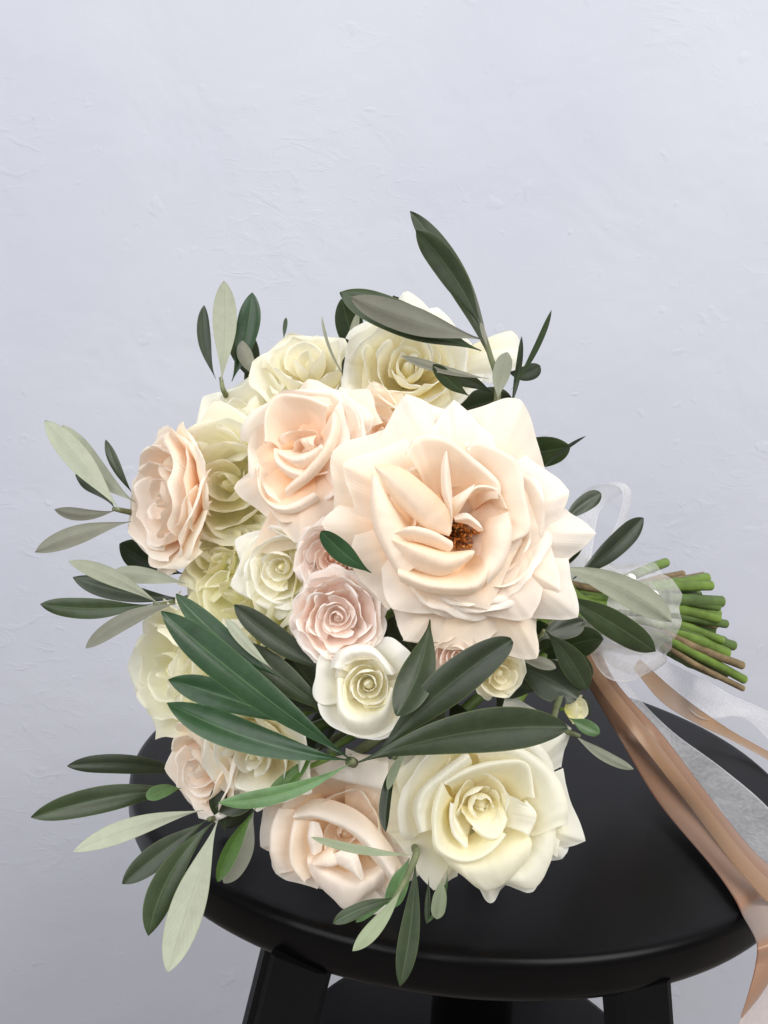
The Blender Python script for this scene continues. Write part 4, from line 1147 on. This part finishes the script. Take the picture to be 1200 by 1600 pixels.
# left, upper
sprig('silvery olive sprig beside the left facing peach rose', [(225, 805, .445), (192, 798, .412), (176, 795, .408)], [
    ((186, 796, .406), (70, 657, .412), 48, S(mat='olive', bend=2)),
    ((212, 785, .412), (98, 664, .424), 50, S(mat='olive', bend=-12)),
    ((208, 772, .425), (165, 687, .425), 20, U(mat='dark', bend=-4)),
    ((178, 793, .410), (118, 742, .418), 36, U(mat='dark', bend=8)),
    ((182, 797, .406), (85, 796, .400), 26, S(mat='dullsilver', bend=-8, roll=-.4)),
    ((205, 815, .408), (55, 863, .402), 38, S(mat='dullsilver', bend=6)),
])
# left, middle
sprig('olive sprig with crossed silver and dark leaves on the left', [(310, 930, .440), (262, 943, .405), (240, 944, .399)], [
    ((290, 912, .406), (172, 896, .412), 34, S(mat='olive', bend=4)),
    ((285, 935, .408), (114, 902, .412), 40, U(mat='dark', bend=-8)),
    ((250, 945, .398), (107, 877, .392), 33, S(mat='olive', bend=7)),
    ((238, 944, .400), (63, 944, .400), 42, U(mat='olive', bend=-7)),
    ((280, 942, .400), (134, 1013, .392), 34, S(mat='dullsilver', bend=12, roll=.2)),
])
# the big cluster in front
sprig('large front olive sprig with broad leaves fanning left and right', [(553, 1192, .362), (551, 1190, .344)], [
    ((470, 1135, .354), (263, 1062, .354), 56, U(mat='vivid', bend=4)),
    ((545, 1188, .341), (261, 1098, .352), 66, U(mat='vivid', bend=-14, roll=.15)),
    ((549, 1187, .339), (252, 955, .338), 70, U(mat='vivid', bend=-6, roll=-.1)),
    ((440, 1060, .352), (275, 928, .358), 46, U(mat='vivid', bend=-10, twist=.4)),
    ((425, 1045, .350), (352, 966, .352), 22, S(mat='olive', bend=-3)),
    ((520, 1052, .362), (366, 945, .362), 50, U(mat='dark', bend=-6)),
    ((530, 1120, .360), (380, 1003, .362), 54, U(mat='dark', bend=-6)),
    ((500, 1115, .365), (400, 1085, .368), 50, U(mat='dark', bend=6)),
    ((520, 1110, .385), (425, 990, .39), 110, U(mat='dark')),
    ((690, 1080, .385), (610, 965, .385), 120, U(mat='dark')),
    ((600, 1180, .378), (690, 1090, .382), 100, U(mat='dark')),
    ((470, 1150, .385), (380, 1040, .39), 110, U(mat='dark')),
    ((560, 1191, .339), (887, 1137, .333), 84, U(mat='dark', bend=-18, roll=.1, blunt=.3)),
    ((590, 1178, .343), (800, 1000, .338), 74, U(mat='dark', bend=-10, blunt=.9)),
    ((548, 1192, .338), (341, 1254, .338), 34, U(mat='young', bend=-15)),
], rad=0.0022)
sprig('short olive leaf hanging from under the big rose beside the white rose', [(690, 975, .368), (676, 972, .362)], [
    ((672, 968, .358), (619, 1118, .334), 68, U(mat='dark', bend=-10, blunt=.35)),
    ((650, 1092, .346), (712, 1044, .342), 40, U(mat='dark', bend=8, curl=-.8, blunt=.8)),
])
sprig('single small olive leaf lying against the left edge of the big rose', [(590, 905, .362), (572, 890, .358)], [
    ((580, 895, .352), (502, 830, .342), 40, U(mat='vivid', bend=-4, blunt=.7)),
])
# right side
sprig('olive sprig behind the right edge of the big rose', [(860, 905, .415), (880, 890, .41)], [
    ((845, 735, .40), (916, 681, .41), 13, U(mat='dark', bend=-4, roll=.8)),
    ((880, 815, .40), (939, 771, .41), 34, U(mat='dark', bend=-3, blunt=.8)),
    ((895, 905, .405), (1005, 809, .43), 48, U(mat='dark', bend=4, roll=.3)),
    ((865, 885, .398), (1050, 972, .425), 58, S(mat='olive', bend=-14)),
    ((868, 925, .402), (1024, 1018, .420), 58, U(mat='olive', bend=-3)),
])
sprig('dark olive leaves massed below the right edge of the big rose', [(840, 1000, .40), (850, 985, .392)], [
    ((842, 1000, .392), (912, 972, .40), 46, U(mat='dark', bend=-3, blunt=.95)),
    ((852, 985, .384), (917, 1078, .388), 50, U(mat='dark', bend=-6, blunt=.4)),
    ((800, 1040, .392), (902, 1092, .388), 78, U(mat='dark', bend=-8, blunt=1, nib=.6)),
    ((885, 1010, .41), (920, 1062, .41), 44, U(mat='dark', blunt=.9)),
    ((880, 1070, .402), (922, 1118, .405), 30, U(mat='dark')),
    ((808, 1030, .386), (869, 1044, .382), 24, S(mat='dullsilver', bend=-3)),
    ((890, 1122, .392), (937, 1146, .392), 28, U(mat='young', blunt=.6)),
    ((840, 1080, .40), (760, 1060, .40), 60, U(mat='dark')),
    ((850, 1050, .41), (780, 1000, .40), 60, U(mat='dark')),
])
# lower left
sprig('low olive spray reaching left past the seat', [(375, 1245, .410), (340, 1275, .388), (326, 1280, .378)], [
    ((305, 1212, .410), (105, 1197, .386), 38, U(mat='dark', bend=10)),
    ((300, 1232, .405), (48, 1277, .372), 52, U(mat='olive', bend=8)),
    ((283, 1232, .392), (229, 1247, .380), 28, U(mat='young', bend=4, blunt=.9, roll=.3)),
    ((318, 1266, .384), (114, 1331, .362), 42, S(mat='olive', bend=8, twist=.9)),
    ((326, 1280, .374), (191, 1381, .364), 48, U(mat='dark', bend=2)),
    ((334, 1284, .370), (232, 1462, .358), 54, U(mat='olive', bend=18)),
    ((340, 1282, .366), (262, 1519, .350), 66, S(mat='olive', bend=2, fold=.3)),
    ((400, 1262, .372), (340, 1378, .366), 34, U(mat='sepal', bend=6, roll=-.5, curl=.4)),
    ((396, 1270, .378), (350, 1380, .374), 46, S(mat='dullsilver', bend=-6)),
    ((430, 1215, .388), (335, 1262, .382), 70, U(mat='dark')),
    ((350, 1300, .385), (352, 1220, .385), 60, U(mat='dark')),
])
sprig('green sepals between the small cream rose and the low peach rose', [(520, 1180, .372), (480, 1200, .370)], [
    ((495, 1172, .366), (418, 1243, .366), 34, U(mat='sepal', bend=-5, roll=.5)),
    ((500, 1168, .368), (448, 1185, .366), 18, S(mat='sepal', bend=-4, roll=.6)),
    ((480, 1200, .370), (440, 1235, .364), 20, U(mat='sepal')),
], name='sepal_cluster', tm=M_STEM)
# bottom
sprig('small slender olive sprig hanging over the front of the seat', [(648, 1322, .385), (650, 1336, .350), (632, 1378, .346), (603, 1425, .344)], [
    ((646, 1336, .348), (486, 1308, .340), 20, S(mat='young', bend=-6, roll=.3)),
    ((618, 1402, .345), (520, 1443, .342), 28, U(mat='olive', bend=4)),
    ((612, 1408, .346), (556, 1441, .345), 18, U(mat='young', bend=4)),
    ((628, 1388, .343), (551, 1486, .340), 30, S(mat='young', bend=-5)),
    ((649, 1345, .346), (625, 1541, .338), 40, U(mat='olive', bend=-5)),
    ((670, 1370, .366), (667, 1444, .36), 12, U(mat='olive', roll=.5)),
    ((692, 1372, .372), (682, 1436, .368), 30, S(mat='young', blunt=.5)),
    ((700, 1360, .374), (668, 1442, .37), 14, U(mat='young', bend=-8, roll=.8)),
    ((640, 1340, .372), (608, 1420, .37), 40, U(mat='young')),
])
sprig('dark curled leaf between the low peach and cream roses', [(625, 1170, .372), (615, 1185, .366)], [
    ((622, 1180, .364), (603, 1300, .352), 26, U(mat='dark', bend=6, roll=.4, curl=.6)),
    ((640, 1165, .366), (606, 1235, .356), 18, S(mat='young', bend=5, roll=.4)),
])
# pale leaf seen from below, right of the low cream rose
sprig('pale slender leaf pointing under the satin ribbons', [(880, 1140, .40), (905, 1150, .402)], [
    ((895, 1146, .400), (990, 1202, .425), 22, S(mat='olive', bend=5)),
])
# foliage deep inside, seen only through the gaps
fill = []
for i in range(46):
    a = i * 2.399963
    r = math.sqrt((i + .5) / 46)
    x, y = 560 + 300 * r * math.cos(a), 930 + 400 * r * math.sin(a)
    d = surf(x, y) + 0.075
    q = a + random.uniform(-1, 1)
    fill.append(((x, y, d + .02), (x + 110 * math.cos(q), y + 110 * math.sin(q), d), 62, U(mat='dark' if i % 3 else 'olive', bend=random.uniform(-8, 8), roll=random.uniform(-.5, .5))))
sprig('dark leaves deep inside the bouquet between the flower stems', [(620, 950, .45), (580, 940, .43)], fill, name='inner_foliage')

# ------------------------------------------------------------------ stems, tie and ribbons
TAIL = [(1040, 879, .565, 0), (1098, 898, .57, 2), (1072, 912, .56, 1), (1110, 915, .555, 0), (1127, 940, .552, 1), (1122, 966, .55, 0), (1134, 975, .557, 1),
        (1128, 1000, .548, 0), (1146, 1009, .556, 1), (1136, 1021, .55, 0), (1160, 1040, .552, 2), (1163, 1062, .555, 0), (1161, 1076, .556, 2), (1135, 1052, .56, 1),
        (1090, 930, .568, 1), (1108, 950, .565, 0), (1100, 985, .567, 1), (1110, 1015, .568, 0), (1120, 1035, .568, 1), (1066, 897, .568, 2)]
for i in range(16):                              # more stems inside the bunch
    a_, q_ = i * 2.4, math.sqrt((i + .5) / 16)
    TAIL.append((1112 + 16 * math.sin(i * 1.7) + 14 * q_ * math.sin(a_), 985 + 84 * q_ * math.sin(a_), .562 + .014 * q_ * math.cos(a_), (0, 1, 1, 0, 2)[i % 5]))
NECK = P(985, 950, .522)
for i, (x, y, d, k) in enumerate(TAIL):
    end = P(x, y, d)
    rp, ax, R = ROSES[i % len(ROSES)]
    off = (end - P(1125, 985, .556)) * 0.42
    crossed = np.array([off[0], -off[1], off[2]])
    neck = NECK + crossed
    inn = BIND + crossed * 1.0
    path = catmull([rp, rp - ax * R * 0.5 * .6 + (inn - rp) * 0.25, inn + (rp - inn) * 0.25, inn, neck, neck * .45 + end * .55 + np.array([0, 0, .001 * math.sin(i * 3)]), end], 40)
    r0 = [0.0028, 0.0029, 0.0021][k] * (1 + 0.18 * math.sin(i * 5.1))
    rad = np.full(40, r0)
    for kk in (27 + i % 4, 35 - i % 3):
        rad[kk] *= 1.13
    m_ = Mesh().tube(path - end, rad, 10, cap=False)
    t = unit(path[-1] - path[-2])
    m_.tube([path[-1] - end - t * .0004, path[-1] - end + t * .0003], [r0, r0 * .93], 10, mat=1)
    so = m_.build('stem', [[M_STEM, M_STEM2, M_BARK][k], M_CUT], bouquet, end - BASE)
    if k == 2:
        so['label'] = 'brown woody stem end'


def strip(name, left, right, mat, label=None, n=60, nu=9, bulge=0.0, origin=None, wave=0.0, seed=0):
    """ribbon between two edge curves, points already in the world"""
    g = np.random.default_rng(seed)
    l, r = catmull(left, n), catmull(right, n)
    u = np.linspace(-1, 1, nu)
    s = (u + 1) / 2
    G = l[:, None, :] * (1 - s)[None, :, None] + r[:, None, :] * s[None, :, None]
    T = np.gradient((l + r) / 2, axis=0)
    Bn = r - l
    nn = np.cross(T, Bn)
    nn /= np.linalg.norm(nn, axis=1, keepdims=True) + 1e-9
    wd = np.linalg.norm(Bn, axis=1)
    a = g.uniform(0, 6.3, 2)
    t = np.linspace(0, 1, n)
    off = bulge * wd[:, None] * (1 - u[None, :] ** 2) + wave * wd[:, None] * np.sin(u[None, :] * 4 + a[0] + 5 * t[:, None]) * np.sin(math.pi * t[:, None])
    G = G + off[..., None] * nn[:, None, :]
    o0 = (l[0] + r[0]) / 2
    m_ = Mesh().grid(G - o0)
    o = m_.build(name, mat, bouquet, o0 - BASE)
    if label:
        o['label'] = label
    return o


def Z(px, py, h=0.003):
    return on_plane(px, py, SEAT_Z + h)


# organza wrapped round the stems (a softly pleated sleeve)
ax = unit(NECK - BIND)
n1 = unit(np.cross(ax, [0, 0, 1])); n2 = np.cross(ax, n1)
rows = []
for i, t in enumerate(np.linspace(-0.25, 1.22, 26)):
    c = BIND + (NECK - BIND) * t
    rr = 0.0225 + 0.0015 * math.sin(t * 9) + (0.004 * smooth((t - 1.0) / .2)) + 0.004 * smooth((0.0 - t) / .2)
    a = np.linspace(0, 2 * np.pi, 48, endpoint=False)
    pl = rr * (1 + 0.05 * np.sin(a * 7 + t * 5) + 0.03 * np.sin(a * 13 - t * 9))
    rows.append(c + pl[:, None] * (np.cos(a)[:, None] * n1 + np.sin(a)[:, None] * n2))
o = Mesh().grid(np.array(rows) - NECK, closed=True).build('organza_wrap', M_ORG_D, bouquet, NECK - BASE)
o['label'] = 'white organza wound round the stems'

# bow of organza: upper loop, lower loop
strip('organza_loop', [P(890, 905, .46), P(892, 820, .455), P(905, 770, .46), P(945, 753, .47), P(975, 768, .482), P(962, 820, .488), P(925, 880, .49), P(900, 925, .488)],
      [P(918, 912, .478), P(925, 850, .48), P(935, 800, .485), P(955, 785, .495), P(980, 775, .505), P(968, 835, .51), P(948, 890, .508), P(930, 935, .505)],
      M_ORG, 'white organza bow loop standing up behind the olive leaf', bulge=.10, wave=.05, seed=3)
strip('organza_loop', [P(905, 955, .462), P(950, 965, .455), P(1000, 975, .458), P(1044, 990, .475), P(1042, 1020, .49), P(1005, 1040, .492), P(960, 1025, .487), P(915, 980, .482)],
      [P(905, 985, .475), P(940, 1050, .468), P(975, 1063, .472), P(1010, 1050, .485), P(1040, 1035, .50), P(1010, 1052, .505), P(965, 1045, .50), P(920, 1000, .49)],
      M_ORG_D, 'white organza bow loop below the stems', bulge=.12, wave=.06, seed=4)
# organza tails
strip('organza_tail', [P(945, 1010, .500), P(985, 1075, .525), Z(1060, 1150, .012), Z(1130, 1205, .006), Z(1200, 1265, .004), Z(1262, 1340, .004)],
      [P(930, 1040, .497), P(965, 1110, .520), Z(1030, 1200, .010), Z(1095, 1235, .005), Z(1150, 1300, .004), Z(1210, 1400, .004)],
      M_ORG, 'sheer white organza ribbon tail lying across the seat', bulge=.06, wave=.05, seed=5)
strip('organza_tail', [P(1020, 1022, .53), P(1080, 1052, .565), Z(1140, 1080, .016), Z(1200, 1112, .006), Z(1262, 1160, .004)],
      [P(1005, 1040, .525), P(1055, 1085, .56), Z(1100, 1125, .012), Z(1165, 1125, .005), Z(1240, 1200, .004)],
      M_ORG, 'sheer white organza ribbon tail beside the stem ends', bulge=.05, wave=.05, seed=6)
# satin tails: they fall from the tie, cross the seat and drop over its edge
RIM = Z(1174, 1437, .0025)
rad_out = unit([RIM[0], RIM[1], 0])
tan = np.array([-rad_out[1], rad_out[0], 0])


def drop(edge_px, drops, h=.0025):
    e_ = Z(*edge_px, h)
    ro = unit([e_[0], e_[1], 0])
    k_ = (0.181 / np.hypot(e_[0], e_[1]))
    e_ = np.array([e_[0] * k_, e_[1] * k_, e_[2]])
    return e_, ro


def over_edge(p, ro, tn, items):
    return [p + ro * a + np.array([0, 0, -b]) + tn * c for a, b, c in items]


e1, ro1 = drop((1172, 1438), None)
e2, ro2 = drop((1222, 1412), None)
strip('satin_ribbon',
      [P(900, 1030, .500), P(914, 1062, .508), P(966, 1150, .520), Z(1026, 1250, .007), Z(1109, 1350, .004), Z(1145, 1400, .003), e1] + [P(1181, 1470, .352), P(1180, 1508, .348), P(1168, 1555, .345), P(1157, 1588, .345)],
      [P(922, 1025, .502), P(937, 1058, .511), P(1002, 1148, .524), Z(1080, 1248, .009), Z(1156, 1346, .005), Z(1196, 1385, .004), e2] + [P(1226, 1455, .356), P(1225, 1490, .352), P(1192, 1550, .348), P(1159, 1592, .346)],
      M_SATIN, 'copper satin ribbon falling over the front edge of the seat', n=100, nu=11, bulge=.05)
strip('satin_ribbon',
      [P(898, 985, .478), P(926, 1060, .487), P(992, 1150, .492), Z(1070, 1250, .018), Z(1146, 1350, .011), Z(1205, 1416, .007), Z(1235, 1442, .004), P(1250, 1490, .36), P(1245, 1560, .355)],
      [P(914, 980, .480), P(947, 1058, .490), P(1018, 1148, .497), Z(1096, 1248, .021), Z(1174, 1346, .013), Z(1240, 1408, .008), Z(1275, 1424, .004), P(1290, 1480, .37), P(1290, 1560, .365)],
      M_TAN, 'tan satin ribbon folded lengthwise between the two copper ones', n=100, nu=9, bulge=.10)
strip('satin_ribbon',
      [P(906, 980, .488), P(938, 1062, .500), P(1006, 1152, .508), Z(1084, 1252, .013), Z(1160, 1352, .007), Z(1250, 1412, .004)],
      [P(926, 976, .490), P(959, 1060, .504), P(1037, 1150, .512), Z(1110, 1246, .015), Z(1188, 1340, .008), Z(1266, 1390, .004)],
      M_SATIN, 'narrow copper satin ribbon along the sheer organza tail', n=80, nu=9, bulge=.08)
strip('satin_ribbon',
      [P(1000, 1030, .52), P(1050, 1075, .545), Z(1100, 1113, .016), Z(1150, 1146, .008), Z(1210, 1180, .004), Z(1260, 1215, .004)],
      [P(990, 1045, .515), P(1035, 1098, .54), Z(1090, 1132, .012), Z(1145, 1158, .006), Z(1205, 1192, .004), Z(1250, 1235, .004)],
      M_TAN, 'thin tan satin ribbon between the two organza tails', n=60, nu=7, bulge=.08)
# pinkish organza end hanging beside the stool
strip('organza_tail',
      [Z(1235, 1330, .004), Z(1255, 1400, .004), P(1245, 1470, .385), P(1190, 1540, .39), P(1150, 1620, .39), P(1120, 1700, .39)],
      [Z(1275, 1330, .004), Z(1300, 1380, .004), P(1320, 1470, .395), P(1310, 1560, .40), P(1300, 1640, .40), P(1290, 1720, .40)],
      M_ORG_P, 'pinkish organza ribbon end hanging beside the stool', n=60, wave=.05, seed=9)
for (x, y) in ((985, 905), (1021, 931)):
    p = P(x, y, .495)
    m_ = Mesh().lathe([(0.0001, .003)] + [(0.003 * math.sin(a), 0.003 * math.cos(a)) for a in np.linspace(.15, 3.0, 10)] + [(0.0001, -.003)], 16)
    m_.build('pearl_pin', M_PEARL, bouquet, p - BASE)
# pale green bud at the right
rose(905, 1108, .398, 22, (0.8, 0.1, .5), 'green', 'tiny pale green bud beside the satin ribbons', rings=[(4, 1.0, 0.3, 70, dict(op=.1, roll=.6, rr=.05))], core=(4, .1, .6, .2, .2), depth=1.1, seed=40, nu=15, nv=12)
